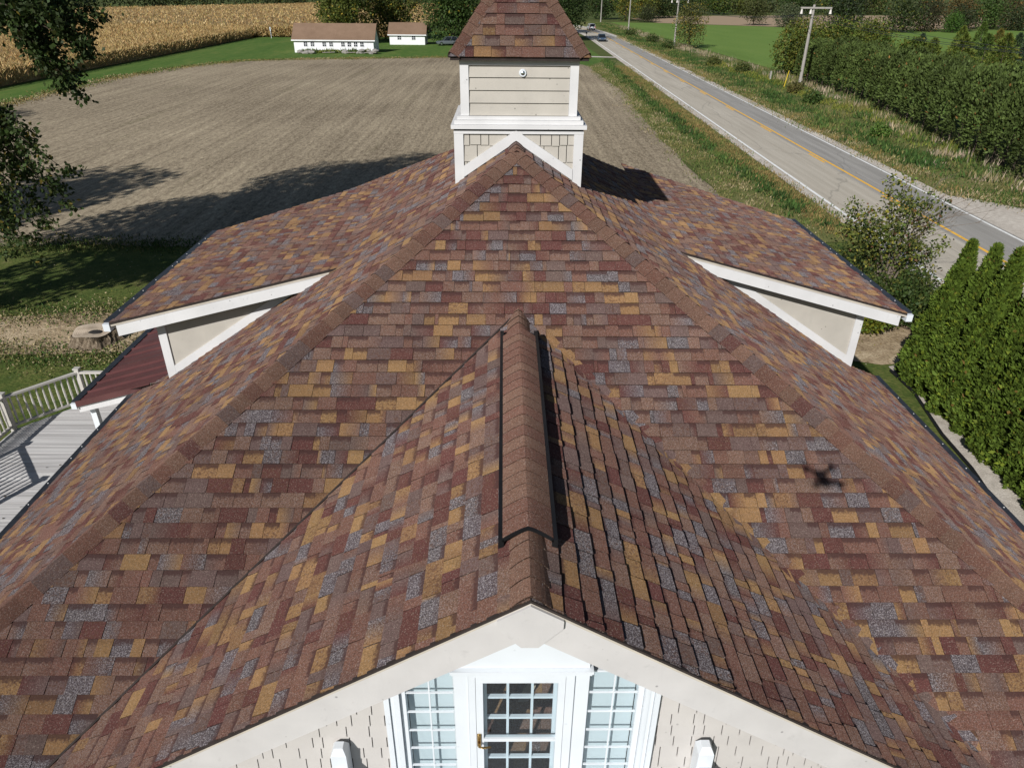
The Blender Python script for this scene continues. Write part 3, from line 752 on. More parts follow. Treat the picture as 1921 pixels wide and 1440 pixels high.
for p in ((-12.43, 15.36), (-11.27, 16.71), (-12.5, 13.31), (-11.3, 11.88)):
    bm = bmesh.new(); box(bm, p[0]-.055, p[0]+.055, p[1]-.055, p[1]+.055, zd0-.3, zd0+1.02)
    prism(bm, [(p[0]-.075, p[1]-.075, zd0+1.021), (p[0]+.075, p[1]-.075, zd0+1.021), (p[0]+.075, p[1]+.075, zd0+1.021), (p[0]-.075, p[1]+.075, zd0+1.021)], (0, 0, .04))
    bm_obj('post', bm, M_RAIL, deck, True)
# ================================================================== THE LAND
def zone(name, pts, z, mat):
    return tag(poly_flat(name, pts, z, mat), kind='structure')
M_LAWN = mottled('lawn_grass', [(0.32, (.035, .055, .014)), (0.46, (.070, .100, .024)), (0.56, (.115, .130, .036)), (0.68, (.21, .185, .085))], (.45, 2.2, 9), .95, .7, .06)
M_BASE = mottled('country_grass', [(0.3, (.045, .075, .02)), (0.5, (.08, .10, .03)), (0.7, (.13, .13, .05))], (.01, .2, 6), .95, .4, .1)
M_STRIP = mottled('mown_grass', [(0.34, (.050, .105, .022)), (0.5, (.085, .150, .032)), (0.64, (.15, .18, .05))], (.05, .5, 9), .95, .5, .06, ((3.0, .5, 1), .35))
M_HAY = mottled('hayfield', [(0.34, (.10, .165, .036)), (0.5, (.135, .215, .048)), (0.66, (.17, .235, .06))], (.012, .15, 3), .95, .4, .08, ((1, .25, 1), .9))
def stubble():
    a = NT('soybean_stubble', .95, .08); v = a.obj()
    r = a.mapping(v, (1.0, .30, 1), (0, 0, .03)); f1 = a.noise(5.0, 6, r, .8); f2 = a.noise(9, 5, v, .85); f3 = a.noise(.06, 4, v); f4 = a.noise(1.2, 3, a.mapping(v, (1.0, .04, 1), (0, 0, .03)), .6)
    s = a.math('ADD', a.math('MULTIPLY', f1, .38), a.math('ADD', a.math('MULTIPLY', f2, .36), a.math('ADD', a.math('MULTIPLY', f3, .13), a.math('MULTIPLY', f4, .13))))
    c = a.ramp(s, [(.37, (.070, .052, .034)), (.45, (.185, .148, .102)), (.50, (.295, .242, .170)), (.56, (.42, .35, .245)), (.64, (.64, .54, .38))])
    g = a.ramp(a.noise(.35, 5, a.mapping(v, (1.2, .12, 1), (0, 0, .03)), .7), [(.60, 0), (.72, 1)])
    c = a.mix(a.math('MULTIPLY', g, .22), c, (.10, .11, .035))
    # planting rows, three quarters of a metre apart
    wv = a.n('ShaderNodeTexWave', wave_type='BANDS', bands_direction='X'); wv.inputs['Scale'].default_value = .42; wv.inputs['Distortion'].default_value = 1.2; wv.inputs['Detail'].default_value = 2; wv.inputs['Detail Scale'].default_value = .3
    a.l(a.mapping(v, (1, 1, 1), (0, 0, .03)), wv.inputs['Vector'])
    c = a.mix(1.0, c, a.ramp(wv.outputs['Fac'], [(0, .92), (.6, 1.03)]), 'MULTIPLY')
    a.base(c); a.bump(s, .8, .06); return a.m
M_STUB = stubble()
M_VERGE = mottled('rough_verge', [(0.32, (.060, .085, .024)), (0.46, (.115, .135, .042)), (0.58, (.20, .185, .075)), (0.70, (.36, .30, .17))], (.10, .9, 12), .95, .7, .08)
M_GRAVEL = mottled('pale_gravel', [(0.32, (.30, .265, .225)), (0.5, (.52, .47, .41)), (0.66, (.72, .67, .60))], (.2, 4, 28), .95, .7, .03)
M_DIRT = mottled('wood_chips_and_dirt', [(0.34, (.14, .10, .06)), (0.46, (.32, .24, .15)), (0.56, (.48, .38, .25)), (0.66, (.68, .58, .42))], (.3, 2.5, 16), .95, .8, .05)
M_TANFIELD = mottled('harvested_field', [(0.3, (.27, .195, .13)), (0.5, (.35, .26, .175)), (0.7, (.42, .32, .22))], (.02, .2, 2), .95, .3, .05, ((.3, 2, 1), .2))
RA = .0196
rx = lambda f, y: f*H+RA*y-(.0011*(y-190)**2 if y > 190 else 0)
YS = [-30+10*i for i in range(40)]
def ribbon(name, f0, d0, f1, d1, z, mat, ys=YS):
    V = []; F = []
    for y in ys: V += [(rx(f0, y)+d0, y, z), (rx(f1, y)+d1, y, z)]
    for i in range(len(ys)-1): F.append((2*i, 2*i+1, 2*i+3, 2*i+2))
    me = bpy.data.meshes.new(name); me.from_pydata(V, [], F); me.update()
    return tag(link(name, me, mat), kind='structure')
bm = bmesh.new(); bmesh.ops.create_circle(bm, cap_ends=True, segments=96, radius=7000); g = bm_obj('ground', bm, M_BASE); tag(g, kind='structure')
zone('lawn', [(-60, -20), (16.5, -20), (16.5, 33), (-60, 33)], .006, M_LAWN)
zone('grass_strip', [(-58.6, 20), (-45, 20), (-30, 130), (14, 120), (17.5, 135), (17, 220), (-60, 220), (-58.8, 188)], .012, M_STRIP)
def wob(pts, n=14, amp=.35):
    out = []
    for i in range(len(pts)):
        a, b = Vector((*pts[i], 0)), Vector((*pts[(i+1) % len(pts)], 0)); k = max(1, min(n, int((b-a).length/2.5)))
        for j in range(k):
            p = a.lerp(b, j/k); q = amp if 0 < j else amp*.5
            out.append((p.x+random.uniform(-q, q), p.y+random.uniform(-q, q)))
    return out
zone('stubble_field', wob([(-50, 32.3), (-30, 32.0), (-8, 32.3), (13.5, 33), (13, 41), (12.8, 52), (12.9, 60), (13.6, 75), (14.2, 87), (13.4, 121), (8, 135), (-9, 135.5), (-34, 129.6), (-43, 125), (-48.2, 112.4), (-50.6, 98.5), (-50.2, 85), (-49.8, 60)]), .024, M_STUB)
zone('verge', wob([(13.4, 33), (18.5, 33), (18.5, 60), (20, 130), (17.5, 133), (13.2, 121), (14.2, 87), (13.4, 75), (12.7, 60), (12.6, 52), (12.8, 41)]), .030, M_VERGE)
zone('far_verge', wob([(25, -10), (36, -10), (38, 50), (42, 95), (41, 130), (40, 200), (38.5, 290), (25, 300), (27, 200)], 8), .018, M_VERGE)
zone('driveway', [(-2, 150), (6, 143), (20, 139.2), (20, 137.2), (5, 140.5), (-4, 147)], .034, M_GRAVEL)
zone('hayfield', [(43, 60), (300, 40), (420, 300), (174, 263), (136, 241), (116, 244), (85, 267), (55, 286), (38.8, 291), (40, 200), (41.5, 119)], .026, M_HAY)
zone('harvested_field', [(56, 288), (86, 269), (116, 247), (150, 262), (240, 330), (230, 410), (191, 400), (171, 395), (120, 383), (69, 363), (52, 330)], .026, M_TANFIELD)
zone('gravel_apron', wob([(25.0, 43), (27.4, 41.4), (29.0, 39.3), (33, 37), (40, 35), (40, 18), (24.9, 18)], 5, .25), .036, M_GRAVEL)
ribbon('shoulder', 1.672, -.75, 2.328, .95, .040, M_GRAVEL)
# asphalt: the lane nearer the house is the paler one
def asphalt():
    a = NT('asphalt', .9, .2); v = a.obj()
    sx = a.n('ShaderNodeSeparateXYZ'); a.l(v, sx.inputs[0])
    xr = a.math('SUBTRACT', sx.outputs[0], a.math('MULTIPLY', sx.outputs[1], RA))
    lane = a.ramp(a.math('MULTIPLY', a.math('SUBTRACT', xr, 17.0), .12), [(.53, 0), (.56, 1)])
    str_ = a.mapping(v, (1, .04, 1), (0, 0, RA))
    n1 = a.noise(2.2, 4, str_, .6); n2 = a.noise(40, 3, v)
    c = a.mix(lane, a.ramp(n1, [(.3, (.40, .36, .295)), (.7, (.51, .465, .39))]), a.ramp(n1, [(.3, (.26, .248, .228)), (.7, (.37, .354, .328))]))
    c = a.mix(1.0, c, a.ramp(n2, [(.3, .82), (.7, 1.15)]), 'MULTIPLY')
    vo = a.n('ShaderNodeTexVoronoi', feature='DISTANCE_TO_EDGE'); vo.inputs['Scale'].default_value = .16
    wv = a.mapping(v, (1, .45, 1)); nn = a.n('ShaderNodeTexNoise'); nn.inputs['Scale'].default_value = .8; a.l(wv, nn.inputs['Vector'])
    ad = a.n('ShaderNodeVectorMath', operation='ADD'); a.l(wv, ad.inputs[0]); a.l(nn.outputs['Color'], ad.inputs[1]); a.l(ad.outputs[0], vo.inputs['Vector'])
    cr = a.ramp(vo.outputs['Distance'], [(.002, 1), (.007, 0)])
    c = a.mix(a.math('MULTIPLY', cr, .28), c, (.06, .06, .058))
    a.base(c); a.bump(n2, .3, .01); return a.m
ribbon('road', 1.672, -.14, 2.328, .14, .046, asphalt())
M_LINEW = paint('white_road_paint', (.85, .85, .83), .7, .18, 6); M_LINEY = paint('yellow_road_paint', (.85, .48, .07), .7, .2, 6)
ribbon('road_marking', 1.672, -.02, 1.672, .16, .050, M_LINEW); ribbon('road_marking', 2.328, -.14, 2.328, .01, .050, M_LINEW)
ribbon('road_marking', 2.054, .06, 2.054, .25, .050, M_LINEY)
V = []; F = []
for k in range(16):
    y = 14.5+k*12.2
    if y > 200: break
    b = len(V)
    for q in (y, y+3.1): V += [(rx(2.054, q)-.24, q, .0502), (rx(2.054, q)-.06, q, .0502)]
    F.append((b, b+1, b+3, b+2))
me = bpy.data.meshes.new('road_marking'); me.from_pydata(V, [], F); tag(link('road_marking', me, M_LINEY), kind='structure')
zone('dirt_patch', wob([(-26, 24.5), (-18.2, 23.9), (-15.5, 24.4), (-12.5, 24.0), (-10.5, 23.5), (-10.5, 21.6), (-12.7, 21.2), (-14.8, 21.0), (-26, 20.6)], 6, .25), .028, M_DIRT)
zone('gravel_bed', wob([(12.45, 20.2), (12.45, 18.5), (12.05, 16.2), (11.95, 14.6), (11.6, 12.4), (11.3, 9), (15.5, 9), (15.5, 19.5), (13.4, 20.6)], 5, .06), .030, M_GRAVEL)
zone('leaf_litter', wob([(11.0, 24.5), (14.6, 25.5), (15.2, 20.6), (12.2, 20.4), (10.5, 21)], 5, .25), .026, M_DIRT)
bm = bmesh.new(); pts = [(12.36, 19.9), (12.40, 18.5), (12.0, 16.2), (11.90, 14.6), (11.52, 12.4), (11.2, 9)]
tube(bm, [(x, y, .05) for x, y in pts], .045, 6); tag(bm_obj('garden_edging', bm, M_BLACK), 'black garden edging curving along the pale gravel bed', 'garden edging')

# ------------------------------------------------------------------ leaves and blades
def quads(P, D, S, L, W, cols, name, mat, parent=None, mid=.45):
    """rhombic leaves: base P, long axis D, side axis S"""
    n = len(P); L = np.asarray(L).reshape(-1, 1)*np.ones((n, 1)); W = np.asarray(W).reshape(-1, 1)*np.ones((n, 1))
    V = np.empty((n, 4, 3), np.float32); V[:, 0] = P; V[:, 1] = P+D*L*mid+S*W*.5; V[:, 2] = P+D*L; V[:, 3] = P+D*L*mid-S*W*.5
    F = np.arange(n*4, dtype=np.int32).reshape(n, 4)
    return link(name, raw_mesh(name, V.reshape(-1, 3), F, cols), mat, parent)
def unit(a): return a/np.maximum(1e-6, np.linalg.norm(a, axis=1, keepdims=True))
def rnd(n): return unit(RNG.normal(size=(n, 3)))
def tint(n, base, var=.22, spots=()):
    c = np.asarray(base, float)[None]*(1+RNG.uniform(-var, var, (n, 1)))*(1+RNG.uniform(-.10, .10, (n, 3)))
    for col, fr in spots:
        mk = RNG.random(n) < fr; c[mk] = np.asarray(col)*(1+RNG.uniform(-.2, .2, (mk.sum(), 1)))
    return c
def blob_leaves(blobs, n, base, spots=(), var=.25, fill=.5):
    """points through the outer part of several clumps, colour differing a little from clump to clump"""
    w_ = np.array([b[3]*b[4]*b[5] for b in blobs])**(2/3); ct = RNG.multinomial(n, w_/w_.sum()); P = []; N = []; Cc = []
    for b, k in zip(blobs, ct):
        d = rnd(k); r = (fill+(1-fill)*RNG.random((k, 1))**.6)*(1+.18*np.sin(d[:, :1]*5+b[0])*np.cos(d[:, 1:2]*6+b[1]))
        P.append(np.array(b[:3])+d*r*np.array(b[3:6])); N.append(d)
        t = 1+RNG.uniform(-.22, .22)
        Cc.append(tint(k, np.array(base)*np.array([t*RNG.uniform(.95, 1.12), t, t]), var, spots))
    return np.vstack(P), np.vstack(N), np.vstack(Cc)
def crown_mesh(name, blobs, n, size, base, spots=(), parent=None, mat=None, fill=.5):
    P, N, Cc = blob_leaves(blobs, n, base, spots, fill=fill); k = len(P)
    D = unit(N*.5+rnd(k)+np.array([0, 0, -.25])); S = unit(np.cross(D, rnd(k)))
    return quads(P, D, S, size*RNG.uniform(.7, 1.4, k), size*.72*RNG.uniform(.7, 1.3, k), Cc, name, mat or M_LEAF, parent)
def make_blobs(h, wd, h0, n, rr, flat=1.0):
    B = []
    for i in range(n):
        t = (i+.5)/n; z = h0+(h-h0)*(.12+.80*t); prof = math.sin(PI*(.18+.72*t))**.8
        a = i*2.4+random.uniform(-.5, .5); r = wd/2*prof*random.uniform(.35, .72); q = rr*random.uniform(.75, 1.25)*(.6+.5*prof)
        B.append((r*math.cos(a), r*math.sin(a), z, q, q, q*flat))
    B.append((0, 0, h0+(h-h0)*.5, wd*.30, wd*.30, (h-h0)*.38))
    return B
def tree(name, label, loc, h, wd, base, spots=(), n=3000, size=.6, h0f=.18, nb=14, cat='tree', group=None, trunk_r=None, lean=0):
    t = thing(name, label, cat, (*loc, 0), random.uniform(0, 6), group); h0 = h*h0f
    B = make_blobs(h, wd, h0, nb, wd*.29)
    crown_mesh('crown', B, n, size, base, spots, t)
    bm = bmesh.new(); r = trunk_r or h*.022
    tube(bm, [(0, 0, -.1), (.02*h, 0, h*.25), (0, .02*h, h*.55), (0, 0, h*.85)], [r*1.3, r, r*.6, r*.15], 7)
    for b in B[2:8]:
        z = max(h0*.8, b[2]-wd*.25); tube(bm, [(0, 0, z), (b[0]*.6, b[1]*.6, (z+b[2])/2), (b[0], b[1], b[2])], [r*.45, r*.3, r*.08], 5)
    bm_obj('trunk', bm, M_BARK, t, smooth=True)
    return t
GRN = (.050, .085, .018); DKG = (.026, .046, .013); YLG = (.11, .125, .022); OLV = (.075, .085, .025); YEL = (.30, .22, .03); ORG = (.17, .095, .03); BLG = (.035, .055, .028)

# ---- corn
cornpoly = [(-58.3, 15), (-58.3, 187.2), (-20, 188.8), (-20, 500), (-113, 500), (-177, 345), (-260, 200), (-260, 15)]
M_CORN = mottled('dry_corn_mass', [(.32, (.12, .08, .035)), (.48, (.30, .21, .10)), (.62, (.44, .33, .17)), (.72, (.60, .47, .27))], (.03, .8, 5), .95, 1.0, .3, ((1, .35, 1), .0))
corn = thing('corn_field', 'tall field of dry tan corn beside the mown grass strip', 'corn field', (-90, 110, 0)); corn['kind'] = 'stuff'
bm = bmesh.new(); prism(bm, [(x-.9, y+(1.8 if 180 < y < 195 else 0), .02) for x, y in cornpoly], (0, 0, 1.75)); bm_obj('corn_mass', bm, M_CORN, corn, True)
def inside(P, poly):
    x, y = P[:, 0], P[:, 1]; c = np.zeros(len(P), bool)
    for i in range(len(poly)):
        x0, y0 = poly[i]; x1, y1 = poly[i-1]
        k = ((y0 > y) != (y1 > y)) & (x < (x1-x0)*(y-y0)/(y1-y0+1e-9)+x0); c ^= k
    return c
def corn_blades(n, region, z0, z1, L, W):
    P = np.c_[RNG.uniform(region[0], region[1], n), RNG.uniform(region[2], region[3], n), np.zeros(n)]; P = P[inside(P, cornpoly)]; k = len(P)
    P[:, 0] = np.round(P[:, 0]/.76)*.76+RNG.normal(0, .07, k); P[:, 2] = RNG.uniform(z0, z1, k)
    D = unit(np.c_[RNG.normal(0, .55, (k, 2)), RNG.uniform(.35, 1.2, k)]); S = unit(np.cross(D, rnd(k)))
    c = tint(k, (.46, .325, .14), .26, [((.62, .47, .24), .18), ((.26, .15, .055), .22), ((.20, .17, .06), .05)])
    return P, D, S, L*RNG.uniform(.6, 1.3, k), W*RNG.uniform(.6, 1.4, k), c
parts = [corn_blades(34000, (-63, -57.9, 40, 192), .1, 1.9, .6, .085), corn_blades(90000, (-130, -57, 50, 200), 1.4, 2.0, .6, .10),
         corn_blades(16000, (-60, -20, 187, 190.5), .1, 1.9, .8, .16), corn_blades(34000, (-180, -20, 190, 500), 1.5, 2.0, .7, .26)]
o = quads(*[np.concatenate([p[i] for p in parts]) for i in range(6)], 'corn_stalk', M_STRAW); o.parent = corn; o.matrix_parent_inverse = Matrix.Translation(-corn.location)

BUSHES = []
# ---- weeds on both verges
def tufts(name, label, cat, line, n, spread, hmin, hmax, cols, wd=.05, clump=.5, lean=.35):
    pts = np.array(line, float); seg = np.linalg.norm(np.diff(pts, axis=0), axis=1); cum = np.r_[0, np.cumsum(seg)]
    m_ = max(4, int(n/26)); s = RNG.uniform(0, cum[-1], m_); i = np.clip(np.searchsorted(cum, s)-1, 0, len(seg)-1); f = ((s-cum[i])/seg[i])[:, None]
    Cn = pts[i]*(1-f)+pts[i+1]*f; Cn = Cn+RNG.normal(0, spread, (m_, 2)); hc = RNG.uniform(hmin, hmax, m_); ci = RNG.integers(0, len(cols), m_)
    j = RNG.integers(0, m_, n); P = np.c_[Cn[j]+RNG.normal(0, clump, (n, 2)), np.zeros(n)]
    D = unit(np.c_[RNG.normal(0, lean, (n, 2)), np.ones(n)]); S = unit(np.cross(D, rnd(n))); L = hc[j]*RNG.uniform(.5, 1.15, n)
    c = np.array(cols)[ci[j]]*(1+RNG.uniform(-.3, .3, (n, 1))); P[:, 2] = .02+RNG.random(n)*L*.35
    o = quads(P, D, S, L*.8, wd*RNG.uniform(.6, 1.5, n), c, name, M_STRAW, None, .4)
    return tag(o, label, cat, kind='stuff')
TANG = (.36, .29, .17); PINKT = (.42, .335, .25); GW = (.055, .105, .024); GW2 = (.105, .145, .036); OLG = (.19, .175, .062); GOLDG = (.28, .20, .075)
tufts('ditch_weed', 'strip of green weeds in the ditch on the near side of the road', 'weeds', [(16.0, 36), (15.8, 50), (15.7, 80), (16.4, 118), (17.2, 131)], 9000, .32, .15, .5, [GW, GW2, GW, (.04, .08, .02)], .09, .35)
tufts('verge_grass', 'reddish brown grass between the green ditch weeds and the near shoulder', 'grass', [(17.0, 34), (16.9, 50), (17.0, 80), (17.9, 120)], 15000, .28, .12, .32, [(.22, .15, .06), (.20, .165, .06), GOLDG, OLG], .05, .45)
tufts('dry_grass', 'dry tan and olive grass between the stubble and the ditch', 'grass', [(14.3, 34), (14.0, 50), (14.1, 75), (15.0, 90), (14.8, 121)], 18000, .75, .12, .34, [OLG, TANG, GW2, OLG, GW2], .05, .5)
tufts('shoulder_grass', 'short olive brown grass along the near gravel shoulder', 'grass', [(17.2, 33), (17.0, 50), (17.6, 80), (18.4, 120)], 13000, .32, .12, .35, [OLG, GOLDG, GW2], .05, .4)
tufts('roadside_weed', 'green weeds on the bank across the road', 'weeds', [(30.2, 47), (29.8, 55), (30.5, 75), (31.5, 110), (32, 160), (32.6, 210), (33, 280)], 28000, 1.4, .2, .6, [GW, GW2, GW, OLG, (.04, .085, .02)], .10, .5)
tufts('tall_tan_grass', 'tall dry pinkish tan grass at the foot of the long hedge', 'grass', [(31.2, 42), (33.2, 56), (36.9, 78), (37.9, 95), (37.6, 112), (37, 140), (36.5, 180), (36.5, 250)], 16000, .8, .3, 1.0, [PINKT, TANG, GW2, OLG, PINKT, GW, GW], .055, .45, .2)
tufts('bank_grass', 'short olive grass between the far shoulder and the weeds', 'grass', [(27.3, 42), (27.4, 60), (27.9, 90), (28.8, 140), (29.4, 200)], 20000, .55, .12, .4, [OLG, GOLDG, TANG, GW2], .05, .5)
tufts('yellow_weed', 'yellow green goldenrod patches among the far bank weeds', 'weeds', [(33.2, 52), (34.6, 62), (35, 90), (34.5, 125)], 4500, .8, .3, .7, [(.20, .20, .04), (.15, .18, .03), GW], .08, .5)

tufts('lawn_edge_grass', 'ragged grass along the front edge of the stubble field and lawn', 'grass', [(-24, 32.2), (-8, 32.2), (12, 32.9)], 14000, .35, .06, .22, [GW, GW2, OLG, (.05, .08, .02)], .05, .5, .6)
tufts('clump_grass', 'ragged grass and weeds round the dirt patch by the stump', 'grass', [(-24, 24.3), (-18.2, 23.9), (-15.5, 24.4), (-12.5, 24.1), (-10.5, 23.6)], 9000, .42, .04, .15, [GW, OLG, GW2, TANG], .045, .5, .8)
tufts('clump_grass', 'ragged grass on the near side of the dirt patch', 'grass', [(-24, 20.7), (-17, 21.0), (-14.8, 20.8), (-12.7, 21.0), (-10.5, 21.4)], 9000, .42, .04, .15, [GW, OLG, GW2, TANG], .045, .5, .8)
tufts('strip_edge_grass', 'dry grass fringe between the mown strip and the stubble field', 'grass', [(-49.8, 60), (-50.2, 85), (-50.6, 98.5), (-48.2, 112.4), (-43, 125), (-34, 129.6), (-9, 135.5)], 12000, .5, .1, .3, [OLG, TANG, GW2, GOLDG], .10, .8, .7)
def fallen(n, regs, name, label, cols):
    P = []
    for (x0, x1, y0, y1, z, q) in regs: k = int(n*q); P.append(np.c_[RNG.uniform(x0, x1, k), RNG.uniform(y0, y1, k), np.full(k, z)])
    P = np.vstack(P); k = len(P); D = unit(np.c_[RNG.normal(size=(k, 2)), RNG.uniform(.0, .35, k)]); S = unit(np.cross(D, np.array([[0, 0, 1.]])+RNG.normal(0, .2, (k, 3))))
    c = np.array(cols)[RNG.integers(0, len(cols), k)]*(1+RNG.uniform(-.3, .3, (k, 1)))
    return tag(quads(P, D, S, RNG.uniform(.04, .085, k), RNG.uniform(.03, .06, k), c, name, M_STRAW), label, 'leaves', kind='stuff')
fallen(1100, [(-24, -8, 16.8, 32, .05, .72), (11.0, 15, 20, 25.5, .06, .28)], 'fallen_leaves', 'fallen tan and yellow leaves scattered over the lawn', [(.42, .33, .16), (.30, .20, .09), (.50, .44, .30), (.24, .22, .05)])
fallen(60, [(-11.2, -8.2, 9, 16.2, zd0+.012, 1)], 'fallen_leaves', 'small dark dry leaves lying on the deck boards', [(.05, .04, .03), (.10, .07, .04)])
for (x, y, r, cl, lab) in ((33.0, 81, 1.15, (.05, .085, .02), 'dark green bush on the bank below the leaning pole'), (34.6, 90.5, 1.0, (.11, .11, .035), 'olive bush just left of the leaning pole foot'), (34.8, 112.4, 1.3, (.07, .10, .025), 'green bush on the bank left of the yellow guy guard'), (33.4, 123.6, 1.2, (.085, .11, .03), 'bush on the bank between hedge and drooping tree'), (33.4, 160, 1.5, (.05, .085, .022), 'bush on the bank in front of the drooping yellow green tree'), (33.5, 178, 1.6, (.045, .08, .02), 'bush on the bank between the drooping tree and the third pole'), (32.8, 205, 1.6, (.055, .085, .022), 'farthest bush on the bank before the third pole'), (30.9, 60.8, .9, (.075, .13, .025), 'bright green low bush on the bank across from the gravel apron')):
    BUSHES.append((x, y, r, cl, lab))
tufts('apron_grass', 'green and tan grass behind the gravel apron across the road', 'grass', [(28.0, 43), (30.5, 40.2), (34, 38), (36, 36.5)], 9000, .9, .1, .35, [GW, GW2, OLG, TANG], .06, .6)
# ---- big tree on the left: trunk outside the picture, drooping sprays inside it
big = thing('maple_tree', 'big dark leafed tree whose drooping branches hang into the left edge', 'tree', (-22.5, 19.5, 0))
B = [(x*.78, y*.78, z, r, r, r*.9) for x, y, z, r in [(0, 0, 21, 3.6), (2.5, 1, 18, 3.4), (-3, 2, 18, 3.5), (.5, -3.2, 17, 3.3), (3.6, 2.4, 14.5, 3.2), (-4.4, -1, 14, 3.4), (4.4, -1.8, 14.5, 2.9), (0, 4.2, 14.5, 3.3), (-1, -4.5, 12, 3.2), (4.6, 1.5, 11, 2.8), (-4.8, 3, 10.5, 3.2), (1, 5.4, 10, 3.2), (4.4, 4.8, 8.2, 2.6), (0, 0, 13, 4), (2.2, 0, 9.4, 3.0), (-3, -3, 8.5, 2.8), (4.8, 3.2, 12.5, 2.4)]]
UPS = [((-13.76,21.43,10.47),(-11.86,21.43,7.9)),((-13.85,21.52,9.97),(-12.28,21.52,8.14)),((-14.29,22.75,9.67),(-12.67,22.75,8.29)),((-13.02,21.02,9.87),(-11.17,21.02,9.06)),((-13.5,22.24,10.22),(-11.6,22.24,9.51)),((-13.89,22.55,10.47),(-11.32,22.55,9.83)),((-12.72,21.25,10.36),(-11.37,21.25,9.3)),((-13.08,20.93,10.71),(-11.48,20.93,9.76)),((-13.82,21.46,10.35),(-12.52,21.46,8.69)),((-14.18,22.38,10.59),(-13.25,22.38,9.43)),((-13.32,22.15,9.7),(-12.73,22.15,8.77))]
LOS = [((-14.89,21.16,7.61),(-12.75,21.16,5.91)),((-15.53,21.84,7.08),(-13.32,21.84,4.77)),((-15.78,22.41,6.53),(-14.28,22.41,3.58)),((-15.67,21.81,6.64),(-14.95,21.81,3.07)),((-15.76,22.32,6.85),(-14.62,22.32,5.77)),((-16.84,23.12,5.75),(-14.26,23.12,4.94)),((-16.52,22.44,5.42),(-15.83,22.44,3.03)),((-15.15,21.74,7.1),(-14.17,21.74,6.58)),((-15.37,21.25,6.45),(-13.92,21.25,4.27)),((-16.04,21.63,5.29),(-15.15,21.63,4.16))]
P, N, Cc = blob_leaves(B, 46000, (.036, .060, .015), [((.10, .12, .02), .08), ((.22, .17, .03), .03)]); k = len(P)
SP = []; SC = []; bm = bmesh.new(); org = Vector(big.location)
for idx, (a, b) in enumerate(UPS+LOS):
    a, b = Vector(a)-org, Vector(b)-org; root = Vector((2.2, 1.0, max(4.5, a.z+.3))) if idx < len(UPS) else Vector((2.0, .8, a.z-.6))
    c1 = a+Vector((.1, 0, .25)); mid = root.lerp(a, .55)+Vector((0, 0, .7))
    tube(bm, [root, mid, c1, a.lerp(b, .6)+Vector((0, 0, .15)), b], [.075, .045, .024, .014, .006], 5)
    path = [c1.lerp(b, t/8)+Vector((0, 0, .22*math.sin(PI*t/8))) for t in range(9)]
    for q in range(50 if idx < len(UPS) else 42):
        s_ = random.random()**.85; p = path[min(8, int(s_*8.99))]; off = Vector((random.gauss(0, .26), random.gauss(0, .30), random.gauss(0, .14)-.05))*(1.15-.75*s_)
        m_ = 13; base_ = np.array(p+off); SP.append(base_+RNG.normal(0, .085, (m_, 3))*np.array([1.2, 1.2, 1])); t_ = RNG.uniform(.7, 1.35)
        SC.append(tint(m_, np.array((.034, .055, .015))*t_, .25, [((.07, .08, .02), .06 if idx < len(UPS) else .14), ((.20, .15, .03), .008 if idx < len(UPS) else .03)]))
SP = np.vstack(SP); SC = np.vstack(SC); ks = len(SP)
D = unit(N*.4+rnd(k)+np.array([0, 0, -.4])); S = unit(np.cross(D, rnd(k))); D2 = unit(rnd(ks)+np.array([.1, 0, -.55])); S2 = unit(np.cross(D2, rnd(ks)))
quads(np.vstack([P, SP]), np.vstack([D, D2]), np.vstack([S, S2]), np.r_[RNG.uniform(.22, .38, k), RNG.uniform(.10, .17, ks)], np.r_[RNG.uniform(.18, .30, k), RNG.uniform(.075, .13, ks)], np.vstack([Cc, SC]), 'crown', M_LEAF, big)
tube(bm, [(0, 0, -.2), (.2, .1, 4), (0, .3, 10), (.2, 0, 20)], [.55, .42, .30, .06], 10)
for b in B[:15]: z = max(3.5, b[2]*.62); tube(bm, [(0, .1, z), (b[0]*.5, b[1]*.5, (z+b[2])/2), b[:3]], [.16, .11, .03], 6)
bm_obj('trunk', bm, M_BARK, big, smooth=True)
tree('maple_tree', 'tree beyond the left edge, seen only by its shadow on the stubble', (-36, 23), 17.5, 10, (.04, .065, .016), (), 9000, .42, .25, 14)
tree('maple_tree', 'farther tree beyond the left edge whose shadow tip crosses the field', (-62, 41), 22, 11, (.04, .065, .016), (), 9000, .45, .25, 14)

